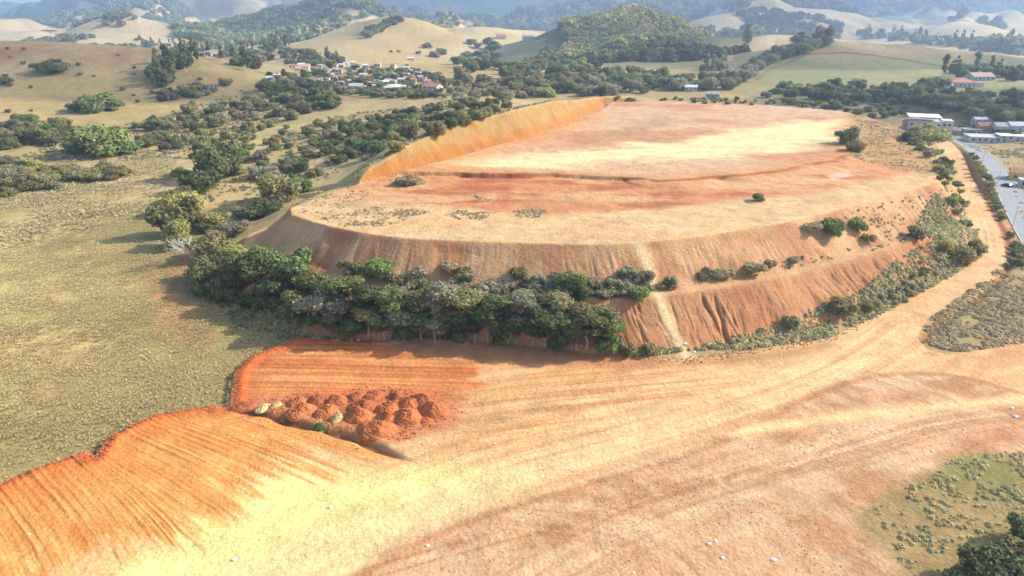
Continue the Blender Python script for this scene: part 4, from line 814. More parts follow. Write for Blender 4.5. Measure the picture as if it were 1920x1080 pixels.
dens = fbm(P1[:, 0], P1[:, 1], 7, 3, 201); P1 = P1[dens + rng.normal(size=len(dens)) * .2 > .46]
mass('grass', 'tall olive and straw coloured grass covering the left field', tf, P1, rng.uniform(.25, .7, len(P1)), ['field', 'meadow', 'meadow', 'field'])
P2 = wpts([(0, 470), (0, 330), (250, 270), (330, 300), (300, 400)], 15000, 0, notlot); dens = fbm(P2[:, 0], P2[:, 1], 16, 3, 203); P2 = P2[dens + rng.normal(size=len(dens)) * .16 > .48]
mass('dry_grass', 'dry straw grass further back in the left field', tf, P2, rng.uniform(.7, 1.6, len(P2)), ['straw', 'field', 'scrub'])
def belt(polys, n, thr, sc, seed, z=0):
    ps = np.concatenate([wpts(pl, k, z) for pl, k in zip(polys, n)]); return ps[fbm(ps[:, 0], ps[:, 1], sc, 3, seed) + rng.normal(size=len(ps)) * .1 > thr + .03]
P3 = belt([[(1730, 610), (1870, 505), (1900, 480), (1990, 560), (2050, 625), (1800, 660), (1745, 650)]], [7500], .45, 5, 205)
mass('scrub', 'grey khaki scrub on the island between the dirt roads', cl, P3, rng.uniform(.5, 1.3, len(P3)), ['scrub', 'scrub', 'straw', 'field', 'olive'])
P4 = belt([[(1300, 655), (1480, 600), (1600, 555), (1700, 475), (1830, 440), (1840, 480), (1790, 515), (1640, 595), (1560, 632), (1400, 655)], [(1700, 450), (1740, 380), (1770, 350), (1835, 430), (1820, 470)]], [4600, 2400], .40, 6, 207)
mass('scrub', 'khaki scrub along the foot of the right slope', cl, P4, rng.uniform(.5, 1.4, len(P4)), ['scrub', 'scrub', 'straw', 'field', 'olive'])
P5 = belt([[(1640, 950), (1780, 865), (1925, 840), (1925, 1000), (1780, 1030), (1700, 1070)]], [900], .46, 3, 209)
mass('scrub', 'khaki tussocks in the bottom right corner of the lot', cl, P5, rng.uniform(.3, 1.0, len(P5)), ['scrub', 'field', 'scrub', 'straw'])
P6 = belt([[(1600, 215), (1720, 250), (1765, 320), (1700, 322), (1600, 295), (1620, 250)], [(540, 380), (620, 350), (700, 355), (680, 375), (620, 400), (560, 400)], [(600, 408), (700, 388), (810, 396), (720, 425), (640, 425)], [(830, 402), (870, 393), (930, 398), (905, 412), (860, 412)], [(950, 400), (985, 391), (1030, 394), (1010, 408), (960, 410)], [(885, 366), (910, 368), (925, 378), (900, 374)]], [3600, 800, 1000, 300, 300, 60], .42, 6, 211, 17)
mass('tussocks', 'low grey tussocks in patches on top of the plateau', cl, P6, rng.uniform(.35, 1.0, len(P6)), ['scrub', 'grey', 'straw'], .7)
# rim of dry growth on top of the cut
rim = []
for i in range(len(R1W) - 2):
    pass
cutline = smooth_line(Wp([(660, 347), (800, 312), (930, 274), (1010, 256), (1128, 206), (1135, 194)], ZP), 2)
s_ = rng.random(2600) * (len(cutline) - 1); i_ = s_.astype(int); b_ = cutline[i_] + (cutline[np.minimum(i_ + 1, len(cutline) - 1)] - cutline[i_]) * (s_ - i_)[:, None]
nrm = np.array([-.82, .57]); off = rng.uniform(6, 20, 2600)[:, None]; q = b_ + nrm * off; zz = height(q[:, 0], q[:, 1]); P7 = np.c_[q, zz]
cut_h = ZP + 1.25 * (sdf(q[:, 0], q[:, 1], MESA)[0]); P7 = P7[(cut_h > zz + .8) & (cut_h < zz + 8)]
mass('tussocks', 'row of dry straw tussocks on the crest of the cut bank', cl, P7, rng.uniform(.5, 1.5, len(P7)), ['straw', 'scrub', 'olive'])
P8 = belt([[(330, 400), (420, 300), (620, 215), (900, 190), (940, 205), (640, 320), (520, 390)], [(0, 300), (300, 215), (460, 165), (560, 195), (380, 300), (300, 300)]], [2600, 3600], .45, 14, 213)
mass('low_shrubs', 'scattered low shrubs and tussocks on the left slopes', cl, P8, rng.uniform(.7, 2.4, len(P8)), ['olive', 'scrub', 'straw', 'grey'])
P9 = belt([[(1300, 655), (1200, 668), (1160, 655), (1290, 655)], [(400, 560), (560, 600), (640, 640), (540, 640), (450, 620)]], [300, 700], .35, 6, 215)
mass('tussocks', 'tussocks in front of the wood and at the slope foot', cl, P9, rng.uniform(.5, 1.4, len(P9)), ['scrub', 'olive', 'field'])
P10 = belt([[(1500, 430), (1540, 405), (1640, 385), (1740, 355), (1770, 380), (1740, 440), (1640, 470), (1540, 440)], [(1380, 515), (1700, 448), (1700, 455), (1390, 525)]], [420, 160], .45, 6, 217, 12)
mass('tussocks', 'dark tussocks scattered on the right front slope', cl, P10, rng.uniform(.35, 1.1, len(P10)), ['scrub', 'olive', 'dark'])
P11 = belt([[(1880, 300), (1925, 300), (1960, 420), (1925, 430), (1900, 360)], [(1800, 270), (1925, 265), (1925, 300), (1870, 300)]], [500, 1100], .5, 8, 219)
mass('dry_grass', 'dry grass on the plots beyond the paved road', cl, P11, rng.uniform(.4, 1.3, len(P11)), ['straw', 'scrub', 'olive'])
def woods(rname, rad, n, smin, smax, mats, label, cond=None):
    P = RW[rname]; lo = P[:, :2].min(0) - rad; hi = P[:, :2].max(0) + rad; out = []; tot = 0
    while tot < n:
        q = rng.uniform(lo, hi, (n * 2, 2)); d_, _, _, _ = dist_line(q[:, 0], q[:, 1], P[:, :2]); d_ = d_ + rad * .7 * (fbm(q[:, 0], q[:, 1], rad * .5, 3, 221) - .5)
        m_ = d_ < rad * .85
        if cond: m_ &= cond(q[:, 0], q[:, 1])
        out.append(q[m_]); tot += m_.sum()
    q = np.concatenate(out)[:n]; z_ = height(q[:, 0], q[:, 1]); s = rng.uniform(smin, smax, n)
    mass('forest', label, lc, np.c_[q, z_ + s * .25], s, mats, 1.0)
pxq = lambda x, y: CX + F * x / (y * 1.05)
woods('forest_hill_right', 170, 2200, 9, 16, ['bluish', 'dark', 'olive'], 'dense wood covering the hill right of centre', lambda x, y: (pxq(x, y) > 1045 + 60 * (fbm(x, y, 60, 2, 3) - .5)) & (pxq(x, y) < 1285 + 90 * (fbm(x, y, 50, 3, 6) - .5)))
woods('forest_spur', 85, 420, 8, 15, ['bluish', 'dark', 'olive'], 'wood on the lower spur of the right centre hill')
woods('forest_hill_far', 260, 3600, 12, 22, ['bluish', 'dark'], 'hazy plantation on the far hill behind the village', lambda x, y: pxq(x, y) > 400)
woods('behind_pasture', 200, 160, 14, 24, ['bluish', 'olive'], 'scattered trees on the hill behind the pale pasture')
woods('pale_left_far', 320, 700, 16, 30, ['bluish', 'dark'], 'hazy woods in the folds of the far left hills', lambda x, y: fbm(x, y, 330, 3, 301) > .52)
woods('pale_left', 240, 260, 9, 16, ['bluish', 'olive'], 'scattered woods on the pale hills behind the left hill', lambda x, y: fbm(x, y, 170, 3, 303) > .58)
woods('far_right', 340, 420, 14, 26, ['bluish', 'dark'], 'woods in the folds of the far right hill', lambda x, y: fbm(x, y, 260, 3, 305) > .57)
woods('blue_mid', 420, 2600, 24, 44, ['bluish', 'dark'], 'hazy blue woods in front of the mountains')

# ---------------------------------------------------------------- soil heaps and litter
def heap_mesh(name, R0, H, mat, seed, rough=.12):
    rs = np.random.default_rng(seed); nr, na = 16, 44; V = [(0, 0, H)]; ex = rs.uniform(.8, 1.25); off = rs.uniform(-.2, .2, 2)
    for i in range(1, nr + 1):
        t = i / nr
        for k in range(na):
            a = 2 * math.pi * k / na; x = math.cos(a) * t * R0 * ex; y = math.sin(a) * t * R0 / ex
            g = float(fbm(np.array([x + seed * 9.0]), np.array([y]), R0 * .55, 4, seed)[0]); h = H * (max(0, 1 - t ** 1.6)) * (.55 + .9 * g) + rough * H * (rs.random() - .5) * (1 - t * .6) - (.25 if i == nr else 0)
            e = 1 + .28 * (g - .5); V.append((x * e + off[0] * (1 - t) * R0, y * e + off[1] * (1 - t) * R0, h))
    V = np.array(V); Fq = [(0, 1 + k, 1 + (k + 1) % na, 1 + (k + 1) % na) for k in range(na)]
    Fq2 = [(1 + (i - 1) * na + k, 1 + i * na + k, 1 + i * na + (k + 1) % na, 1 + (i - 1) * na + (k + 1) % na) for i in range(1, nr) for k in range(na)]
    me = bpy.data.meshes.new(name); me.from_pydata([tuple(v) for v in V], [], [f[:3] for f in Fq] + Fq2); me.materials.append(mat)
    return me
def bumpify(m, sc=3.0, dist=.25):
    nt = m.node_tree; n = nt.nodes.new("ShaderNodeTexNoise"); n.inputs["Scale"].default_value = sc; n.inputs["Detail"].default_value = 6; bp = nt.nodes.new("ShaderNodeBump"); bp.inputs["Distance"].default_value = dist; bp.inputs["Strength"].default_value = .8
    tc = nt.nodes.new("ShaderNodeTexCoord"); nt.links.new(tc.outputs["Object"], n.inputs["Vector"]); nt.links.new(n.outputs["Fac"], bp.inputs["Height"]); nt.links.new(bp.outputs[0], nt.nodes["Principled BSDF"].inputs["Normal"])
for k_ in ('soil', 'soil_dark', 'rubble'): bumpify(M[k_])
HEAPS = [(708, 806, 66, 30, 'soil', 'largest orange soil heap nearest the ditch'), (762, 782, 54, 30, 'soil', 'orange soil heap right behind the largest one'), (815, 770, 56, 26, 'soil', 'rightmost orange soil heap of the group'), (725, 785, 40, 22, 'soil', 'small orange heap directly behind the largest'),
         (672, 780, 50, 26, 'soil', 'orange heap between the pale rubble and the largest heap'), (728, 766, 42, 22, 'soil', 'orange heap in the middle of the right cluster'), (762, 758, 48, 24, 'soil', 'orange heap in the second row on the right'), (680, 763, 52, 20, 'soil_dark', 'darker heap behind the pale rubble'),
         (612, 772, 44, 22, 'soil', 'orange heap just left of the pale rubble'), (565, 772, 48, 22, 'soil', 'orange heap third from the left in the front row'), (556, 755, 34, 18, 'soil', 'small orange heap behind the left cluster'), (632, 752, 36, 20, 'soil', 'orange heap in the back row left of centre'), (594, 750, 34, 16, 'soil_dark', 'dark heap in the back row on the left'),
         (700, 745, 44, 16, 'soil_dark', 'low dark heap in the back row centre'), (790, 752, 44, 20, 'soil_dark', 'dark heap in the back row on the right'), (668, 745, 34, 14, 'soil_dark', 'small dark heap in the back row centre left'), (745, 742, 36, 14, 'soil_dark', 'small dark heap in the back row centre right'),
         (455, 762, 40, 12, 'soil_dark', 'low dark heap at the left end by the grass'), (632, 786, 34, 20, 'rubble', 'pale cream rubble heap among the orange heaps'), (492, 764, 36, 10, 'rubble', 'low pale rubble heap at the left of the group'), (518, 760, 28, 8, 'rubble', 'second low pale rubble heap beside the first'),
         (800, 790, 30, 8, 'soil', 'flat small orange spill right of the heaps'), (758, 812, 24, 6, 'soil', 'tiny orange spill beside the largest heap')]
for i, (px, py, wp, hp, mm, lab) in enumerate(HEAPS):
    p = hit(px, py); k = ppm(p); o = link('soil_heap' if mm != 'rubble' else 'rubble_heap', heap_mesh('soil_heap', wp / k * (.58 if mm != 'rubble' else .42), hp / k * .66, M[mm], 300 + i, .22 if mm != 'rubble' else .5), loc=(p[0], p[1], p[2] - .1)); o.rotation_euler = (0, 0, i * 1.3); tag(o, lab, 'heap', 'dumped heaps beside the ditch')
# dark mound below the cut bank
p = hit(770, 342); k = ppm(p); tag(link('soil_heap', heap_mesh('soil_heap', 60 / k * .5, 14 / k, plain_mat("mound_soil", tuple(alb(150, 125, 92)), var=.3), 399), loc=p), 'dark overgrown mound at the left end of the cut bank', 'heap')
LIT = [(802, 1024, 7, 'white bag just below the sand road edge'), (620, 952, 8, 'white bag lying on the pale sand'), (440, 1050, 9, 'white bag on the sand near the bottom edge'), (55, 1002, 5, 'small white bag on the furrowed orange soil'), (1330, 1020, 7, 'left white bag of the pair at the bottom'), (1342, 1015, 6, 'right white bag of the pair at the bottom'),
       (1355, 1047, 8, 'white bag below the pair at the bottom'), (1450, 1050, 9, 'white bag right of the pair near the bottom edge'), (1188, 1074, 5, 'small white bag at the bottom edge centre'), (1905, 782, 8, 'white bag by the right edge of the lot'), (1898, 766, 6, 'small bag above the one by the right edge'), (672, 638, 6, 'white bag at the edge of the wood'),
       (1285, 645, 6, 'white bag at the foot of the slope path'), (1302, 660, 5, 'small white bag beside the end of the slope path'), (1422, 930, 4, 'small scrap on the tyre tracks'), (1748, 845, 4, 'small scrap near the scrub on the right')]
def bag_mesh(seed):
    rs = np.random.default_rng(seed); import bmesh; b = bmesh.new(); bmesh.ops.create_icosphere(b, subdivisions=2, radius=.5)
    for v in b.verts: v.co *= 1 + rs.uniform(-.3, .3); v.co.z *= .55; v.co.z += .2
    me = bpy.data.meshes.new('litter_bag'); b.to_mesh(me); b.free(); me.materials.append(M['bag']); return me
for i, (px, py, wp, lab) in enumerate(LIT):
    p = hit(px, py); s = wp / ppm(p); o = link('litter_bag', bag_mesh(500 + i), loc=p); o.scale = (s, s * .8, s * .8); tag(o, lab, 'litter', 'white litter on the lot')
# loose stones scattered on the graded earth
PS = wpts([(700, 1075), (1000, 930), (1400, 810), (1900, 780), (1900, 830), (1640, 950), (1650, 1075)], 2600); PS = PS[fbm(PS[:, 0], PS[:, 1], 8, 3, 231) > .5]
Vs_ = np.array([(-.5, -.4, -.2), (.5, -.45, -.2), (.45, .5, -.2), (-.5, .4, -.2), (-.3, -.25, .35), (.3, -.2, .45), (.25, .3, .3), (-.25, .25, .4)]); Fs_ = np.array([(0, 1, 5, 4), (1, 2, 6, 5), (2, 3, 7, 6), (3, 0, 4, 7), (4, 5, 6, 7)])
M['stone'] = plain_mat("stone", tuple(alb(226, 190, 150)), var=.3); M['clod'] = plain_mat("clod", tuple(alb(204, 148, 104)), var=.3)
mass('stones', 'loose stones and clods on the graded earth', [(Vs_, Fs_)], PS, rng.uniform(.06, .26, len(PS)), ['clod', 'stone'])

EDG = [tuple(v) for v in LOT[:27]]; L_ = np.array(EDG); s1 = rng.random(3800) * (len(L_) - 1); i1 = s1.astype(int); b1 = L_[i1] + (L_[np.minimum(i1 + 1, len(L_) - 1)] - L_[i1]) * (s1 - i1)[:, None]
b1 = b1 + rng.normal(size=b1.shape) * .9; M['red_clod'] = plain_mat("red_clod", tuple(alb(206, 116, 62)), var=.3)
mass('clods', 'crumbled orange soil clods along the edge of the grass', [(Vs_, Fs_)], np.c_[b1, height(b1[:, 0], b1[:, 1])], rng.uniform(.12, .55, len(b1)) ** 1.3, ['red_clod', 'clod'])
hc = []
for (px, py, wp, hp, mm, lab) in HEAPS:
    p_ = hit(px, py); rr_ = wp / ppm(p_) * .8; a_ = rng.uniform(0, 6.28, 60); t_ = rr_ * rng.uniform(.5, 1.25, 60); hc.append(np.c_[p_[0] + np.cos(a_) * t_, p_[1] + np.sin(a_) * t_])
hc = np.concatenate(hc); mass('clods', 'loose soil clods scattered round the dumped heaps', [(Vs_, Fs_)], np.c_[hc, height(hc[:, 0], hc[:, 1])], rng.uniform(.1, .45, len(hc)), ['red_clod'])
# ---------------------------------------------------------------- buildings
def box(x0, x1, y0, y1, z0, z1):
    V = [(x0, y0, z0), (x1, y0, z0), (x1, y1, z0), (x0, y1, z0), (x0, y0, z1), (x1, y0, z1), (x1, y1, z1), (x0, y1, z1)]
    return np.array(V, float), np.array([(3, 2, 1, 0), (4, 5, 6, 7), (0, 1, 5, 4), (1, 2, 6, 5), (2, 3, 7, 6), (3, 0, 4, 7)])
def gable(wx, wy, z, h, ov=.4, t=.15):
    x, y = wx / 2 + ov, wy / 2 + ov; k = h / (wy / 2) ; ze = z - ov * k
    V = [(-x, -y, ze), (x, -y, ze), (x, 0, z + h), (-x, 0, z + h), (-x, y, ze), (x, y, ze)]; V2 = [(a, b, c + t) for a, b, c in V]; V = np.array(V + V2, float)
    Fq = [(6, 7, 8, 9), (9, 8, 11, 10), (3, 2, 1, 0), (4, 5, 2, 3), (0, 1, 7, 6), (5, 4, 10, 11), (1, 2, 8, 7), (2, 5, 11, 8), (4, 3, 9, 10), (3, 0, 6, 9)]
    return V, np.array(Fq)
def house(name, label, p, wx, wy, h, wallm, roofm, rot=0, roof='gable', group=None, floors=1, win=True, rh=None, cat='house', wing=None, sink=.0):
    e = link(name, None); e.location = (p[0], p[1], p[2] - sink); e.rotation_euler = (0, 0, rot); tag(e, label, cat, group)
    rh = rh or wy * .22; wl = [box(-wx / 2, wx / 2, -wy / 2, wy / 2, -2.0, h)]
    if roof == 'gable':
        V = np.array([(-wx / 2, -wy / 2, h), (-wx / 2, wy / 2, h), (-wx / 2, 0, h + rh), (-wx / 2, 0, h + rh), (wx / 2, -wy / 2, h), (wx / 2, wy / 2, h), (wx / 2, 0, h + rh), (wx / 2, 0, h + rh)], float)
        wl.append((V, np.array([(0, 1, 2, 3), (5, 4, 6, 7)])))
    if wing: wl.append(box(wx / 2, wx / 2 + wing[0], -wy / 2 + .6, -wy / 2 + .6 + wing[1], -2, wing[2]))
    link('wall', mk_mesh('wall', *join(wl), [wallm]), e)
    rf = []
    if roof == 'gable': rf.append(gable(wx, wy, h + .02, rh))
    elif roof == 'flat': rf.append(box(-wx / 2 - .3, wx / 2 + .3, -wy / 2 - .3, wy / 2 + .3, h + .003, h + .25))
    else:
        x, y = wx / 2 + .5, wy / 2 + .5; r_ = max(wx / 2 - wy / 2, .3)
        V = np.array([(-x, -y, h), (x, -y, h), (x, y, h), (-x, y, h), (-r_, 0, h + rh), (r_, 0, h + rh), (-r_, .01, h + rh), (r_, .01, h + rh)], float); rf.append((V, np.array([(0, 1, 5, 4), (2, 3, 6, 7), (1, 2, 7, 5), (3, 0, 4, 6), (3, 2, 1, 0)])))
    if wing: rf.append(box(wx / 2 + .003, wx / 2 + wing[0] + .3, -wy / 2 + .3, -wy / 2 + .9 + wing[1], wing[2] + .003, wing[2] + .2))
    link('roof', mk_mesh('roof', *join(rf), [roofm]), e)
    if win:
        for fl in range(floors):
            zb = fl * 2.9; n = max(2, int(wx / 3))
            for i in range(n):
                x = -wx / 2 + wx * (i + .5) / n
                if fl == 0 and i == n // 2: link('door', mk_mesh('door', *box(x - .45, x + .45, -wy / 2 - .04, -wy / 2 + .05, zb, zb + 2.1), [M['bark']]), e)
                else: link('window', mk_mesh('window', *box(x - .6, x + .6, -wy / 2 - .04, -wy / 2 + .05, zb + 1.0, zb + 2.2), [M['glass']]), e)
            for sx in (-1, 1): link('window', mk_mesh('window', *box(sx * wx / 2 - .04, sx * wx / 2 + .04, -.6, .6, zb + 1.0, zb + 2.2), [M['glass']]), e)
    return e
def house_at(px, py, wpx, **kw):
    p = hit(px, py); s = wpx / ppm(p); kw.setdefault('wy', s * .7); return house(p=p, wx=s, **kw)
WN = {'white': 'white', 'cream': 'cream', 'brick': 'bare brick', 'concrete': 'grey plastered', 'yellowp': 'yellow'}; RN = {'tile': 'orange tiled', 'oldtile': 'weathered brown', 'grey_roof': 'grey sheet', 'metal_white': 'white sheet'}
VILL = [(505, 152), (520, 147), (532, 156), (515, 160), (548, 128), (560, 134), (575, 128), (590, 133), (580, 140), (600, 128), (555, 120), (612, 140), (630, 135), (600, 156), (610, 160), (640, 118), (650, 124), (662, 122), (672, 130), (685, 128), (695, 135), (668, 140), (682, 146), (700, 148), (712, 142), (720, 152), (735, 146), (705, 158), (690, 162), (665, 165),
        (680, 170), (650, 158), (722, 160), (738, 158), (752, 155), (765, 152), (772, 138), (785, 142), (762, 132), (790, 150), (800, 158), (748, 165), (705, 168), (725, 168), (640, 168), (380, 106), (392, 104), (405, 108), (415, 110), (468, 92), (478, 108), (520, 92), (535, 96), (545, 103), (430, 74)]
rs = random.Random(5)
while len(VILL) < 92:
    q_ = (rs.uniform(545, 810), rs.uniform(118, 172))
    if inpoly(q_[0], q_[1], [(545, 125), (640, 116), (700, 124), (770, 128), (812, 150), (805, 166), (700, 174), (640, 172), (590, 150)]) and all(abs(q_[0] - v[0]) + 2 * abs(q_[1] - v[1]) > 9 for v in VILL): VILL.append(q_)
for i, (px, py) in enumerate(VILL):
    wm = rs.choice(['white', 'cream', 'brick', 'concrete', 'brick', 'concrete', 'cream']); rm = rs.choice(['tile', 'oldtile', 'grey_roof', 'oldtile', 'metal_white', 'tile', 'grey_roof'])
    where = 'on the crest of the left hill' if px < 440 else ('at the upper edge of the village' if py < 128 else ('at the left end of the village' if px < 640 else 'in the dense centre of the village'))
    house_at(px, py, rs.uniform(10, 15) * (1.0 if py > 125 else .8), name='village_house', label=f"small {WN[wm]} house with {RN[rm]} roof {where}", wallm=M[wm], roofm=M[rm], h=3.0, rot=rs.uniform(-.6, .6), group='houses of the village', wing=None)
for px, py, wp, kw in (
    (812, 176, 32, dict(name='house', label='long white and cream building with an orange tiled roof at the right of the village', wallm=M['white'], roofm=M['tile'], h=5, rot=-.5, floors=2)),
    (570, 131, 20, dict(name='house', label='yellow walled house in the village', wallm=M['yellowp'], roofm=M['oldtile'], h=3.2, rot=.1)),
    (738, 168, 26, dict(name='shed', label='long low shed with a white sheet roof along the front of the village', wallm=M['oldtile'], roofm=M['metal_white'], h=2.2, rot=.1, cat='shed')),
    (668, 168, 24, dict(name='shed', label='pale grey shed at the lower left front of the village', wallm=M['concrete'], roofm=M['grey_roof'], h=3.0, rot=.0, cat='shed')),
    (1336, 184, 24, dict(name='shed', label='bright green walled shed behind the far rim of the plateau', wallm=M['greenp'], roofm=M['oldtile'], h=3.2, rot=-.3, cat='shed')),
    (1295, 170, 22, dict(name='house', label='small house with pale roof left of the green shed', wallm=M['concrete'], roofm=M['metal_white'], h=3, rot=-.2)),
    (1796, 162, 46, dict(name='farmhouse', label='farmhouse with a broad orange tiled roof below the right hill', wallm=M['white'], roofm=M['tile'], h=3.6, rot=-.1, roof='hip', wing=(6, 4, 3))),
    (1835, 150, 40, dict(name='farmhouse', label='long low farm building right of the tiled farmhouse', wallm=M['concrete'], roofm=M['oldtile'], h=3.2, rot=.05)),
    (1774, 165, 16, dict(name='shed', label='small white shed beside the farmhouse', wallm=M['white'], roofm=M['metal_white'], h=2.4, rot=.2, cat='shed')),
    (1712, 240, 34, dict(name='house', label='long low building with reddish roof left of the big grey house', wallm=M['brick'], roofm=M['oldtile'], h=3, rot=-.3)),
    (1757, 248, 30, dict(name='house', label='small house with orange tiles in front of the big grey house', wallm=M['white'], roofm=M['tile'], h=3.0, rot=-.5)),
    (1782, 252, 26, dict(name='house', label='low house with orange roof near the bend of the paved road', wallm=M['brick'], roofm=M['oldtile'], h=3.0, rot=-.4)),
    (1820, 252, 30, dict(name='house', label='grey walled house with dark openings beside the paved road', wallm=M['concrete'], roofm=M['grey_roof'], h=3.2, rot=-.3, roof='flat')),
    (1848, 248, 34, dict(name='house', label='house with bright orange brick upper walls by the road', wallm=M['brick'], roofm=M['tile'], h=4.2, rot=-.2, floors=1)),
    (1880, 248, 36, dict(name='house', label='blue grey house with a grey roof right of the orange brick house', wallm=M['concrete'], roofm=M['grey_roof'], h=4, rot=-.2)),
    (1905, 244, 34, dict(name='house', label='house with white roof at the right edge', wallm=M['white'], roofm=M['metal_white'], h=3.2, rot=-.1)),
    (1845, 264, 60, dict(name='shed', label='long grey sheet roofed shed in front of the roadside houses', wallm=M['concrete'], roofm=M['grey_roof'], h=2.8, rot=-.25, roof='flat', cat='shed')),
    (1895, 262, 46, dict(name='shed', label='low white roofed shed right of the long grey shed', wallm=M['white'], roofm=M['metal_white'], h=2.6, rot=-.3, roof='flat', cat='shed')),
    (1835, 232, 22, dict(name='shed', label='white roofed shed behind the roadside houses', wallm=M['white'], roofm=M['metal_white'], h=3.0, rot=-.1, cat='shed')),
    (1918, 336, 44, dict(name='house', label='house with orange roof and a yellow wall at the right edge by the paved road', wallm=M['yellowp'], roofm=M['tile'], h=3.2, rot=-.5)),
    (1926, 350, 30, dict(name='house', label='pale grey walled outbuilding cut by the right edge', wallm=M['concrete'], roofm=M['grey_roof'], h=3.0, rot=-.5, roof='flat')),
    (770, 113, 12, dict(name='house', label='tiny white house on the pale field right of the village', wallm=M['white'], roofm=M['metal_white'], h=3, rot=.2)),
    (898, 118, 16, dict(name='house', label='small white house by the hooked hedgerow', wallm=M['white'], roofm=M['oldtile'], h=3.4, rot=.1)),
    (990, 74, 20, dict(name='house', label='white farmhouse at the foot of the far forest', wallm=M['white'], roofm=M['oldtile'], h=5, rot=.1)),
    (940, 72, 18, dict(name='house', label='brown roofed farm building left of the white farmhouse', wallm=M['cream'], roofm=M['tile'], h=5, rot=.1)),
    (1508, 60, 12, dict(name='house', label='tiny white house on the crest of the right pasture', wallm=M['white'], roofm=M['metal_white'], h=4, rot=.1))):
    house_at(px, py, wp, **kw)
for i, px in enumerate((870, 880, 888, 897, 905, 913, 921, 892, 902, 970)):
    wm = ['white', 'cream', 'concrete'][i % 3]; house_at(px, 46 + (i % 3) * 2, 11, name='far_house', label=f"{WN[wm]} house of the hamlet on top of the far hill", wallm=M[wm], roofm=M['oldtile' if i % 2 else 'tile'], h=6, rot=.2 * i, group='hamlet on the far hill', win=False)
# big unfinished two-storey house
p = hit(1728, 246); e = house('house', 'big grey two storey unfinished house with a raised white sheet roof', p, 17, 11, 6.2, M['concrete'], M['concrete'], -.35, 'flat', None, 2, sink=0)
link('side_wing', mk_mesh('side_wing', *box(8.55, 14.5, -4, 5, -2, 7.0), [M['concrete']]), e)
for x_, y_, z_ in ((-8, -5, 8.6), (7, -5, 8.6), (-8, 4.7, 9.1), (7, 4.7, 9.1)): link('pillar', mk_mesh('pillar', *box(x_, x_ + .3, y_, y_ + .3, 6.46, z_), [M['concrete']]), e)
V, Fq = box(-9, 8, -6, 6, 8.6, 8.75); V[:, 2] += (V[:, 1] + 6) * .05; link('sheet_roof', mk_mesh('sheet_roof', V, Fq, [M['metal_white']]), e)
for x, z in ((10, .8), (12.6, .8), (10, 4.0), (12.6, 4.0)): link('window', mk_mesh('window', *box(x - .6, x + .6, -4.05, -3.96, z, z + 1.3), [M['glass']]), e)

# ---------------------------------------------------------------- cars, poles
def car(px, py, rot, label):
    p = hit(px, py); e = link('parked_car', None); e.location = (p[0], p[1], p[2] + .03); e.rotation_euler = (0, 0, rot); tag(e, label, 'car')
    prof = [(-2.1, .35), (-2.1, .85), (-1.75, 1.0), (-1.35, 1.42), (.35, 1.45), (1.05, .98), (1.95, .82), (2.1, .6), (2.1, .35)]; n = len(prof)
    V = []; 
    for sy, k in ((-.85, 1), (.85, 1)):
        for x, z in prof: V.append((x, sy * (.86 if z > 1.1 else 1), z))
    import bmesh; b = bmesh.new(); vs = [b.verts.new(v) for v in V]; b.faces.new(vs[:n]); b.faces.new(vs[n:][::-1])
    for i in range(n): b.faces.new((vs[i], vs[n + i], vs[n + (i + 1) % n], vs[(i + 1) % n]))
    bmesh.ops.recalc_face_normals(b, faces=b.faces); bmesh.ops.bevel(b, geom=b.edges[:], offset=.05, segments=2, affect='EDGES'); me = bpy.data.meshes.new('body'); b.to_mesh(me); b.free(); me.materials.append(M['car_dark']); link('body', me, e)
    g = [np.array([(-1.78, -.66, 1.04), (-1.78, .66, 1.04), (-1.40, .62, 1.38), (-1.40, -.62, 1.38)]), np.array([(1.02, -.66, 1.04), (.46, -.62, 1.42), (.46, .62, 1.42), (1.02, .66, 1.04)])]
    for q_, nm in zip(g, ('rear_window', 'windscreen')): q_[:, 2] += .03; q_[:, 0] += (-.04 if nm[0] == 'r' else .06); link(nm, mk_mesh(nm, q_, [(0, 1, 2, 3)], [M['glass']]), e)
    for sy in (-1, 1): q_ = np.array([(-1.3, sy * .80, 1.05), (.7, sy * .82, 1.03), (.2, sy * .765, 1.38), (-1.15, sy * .765, 1.38)]); link('side_window', mk_mesh('side_window', q_, [(0, 1, 2, 3)], [M['glass']]), e)
    for x in (-1.3, 1.3):
        for sy in (-1, 1):
            V_, F_2 = tube([(x, sy * .88, .32), (x, sy * .66, .32)], [.32, .32], 16); cap = np.array([(i, (i + 1) % 16, (i + 2) % 16, (i + 3) % 16) for i in (0,)]); wme = mk_mesh('wheel', np.concatenate([V_, [(x, sy * .9, .32)]]), np.concatenate([F_2, [(k, (k + 1) % 16, 32, 32) if False else (k, (k + 1) % 16, (k + 1) % 16, k) for k in range(0)] or np.zeros((0, 4), int)]).astype(int), [M['rubber']]); link('wheel', wme, e)
    for sy in (-1, 1): link('headlight', mk_mesh('headlight', *box(2.06, 2.13, sy * .6 - .15, sy * .6 + .15, .6, .74), [M['lamp']]), e); link('tail_light', mk_mesh('tail_light', *box(-2.13, -2.06, sy * .65 - .12, sy * .65 + .12, .7, .85), [M['tail']]), e)
car(1887, 350, R(110), 'dark car driving on the paved road near the right edge')
car(1911, 321, R(15), 'dark car parked by the houses at the right edge')
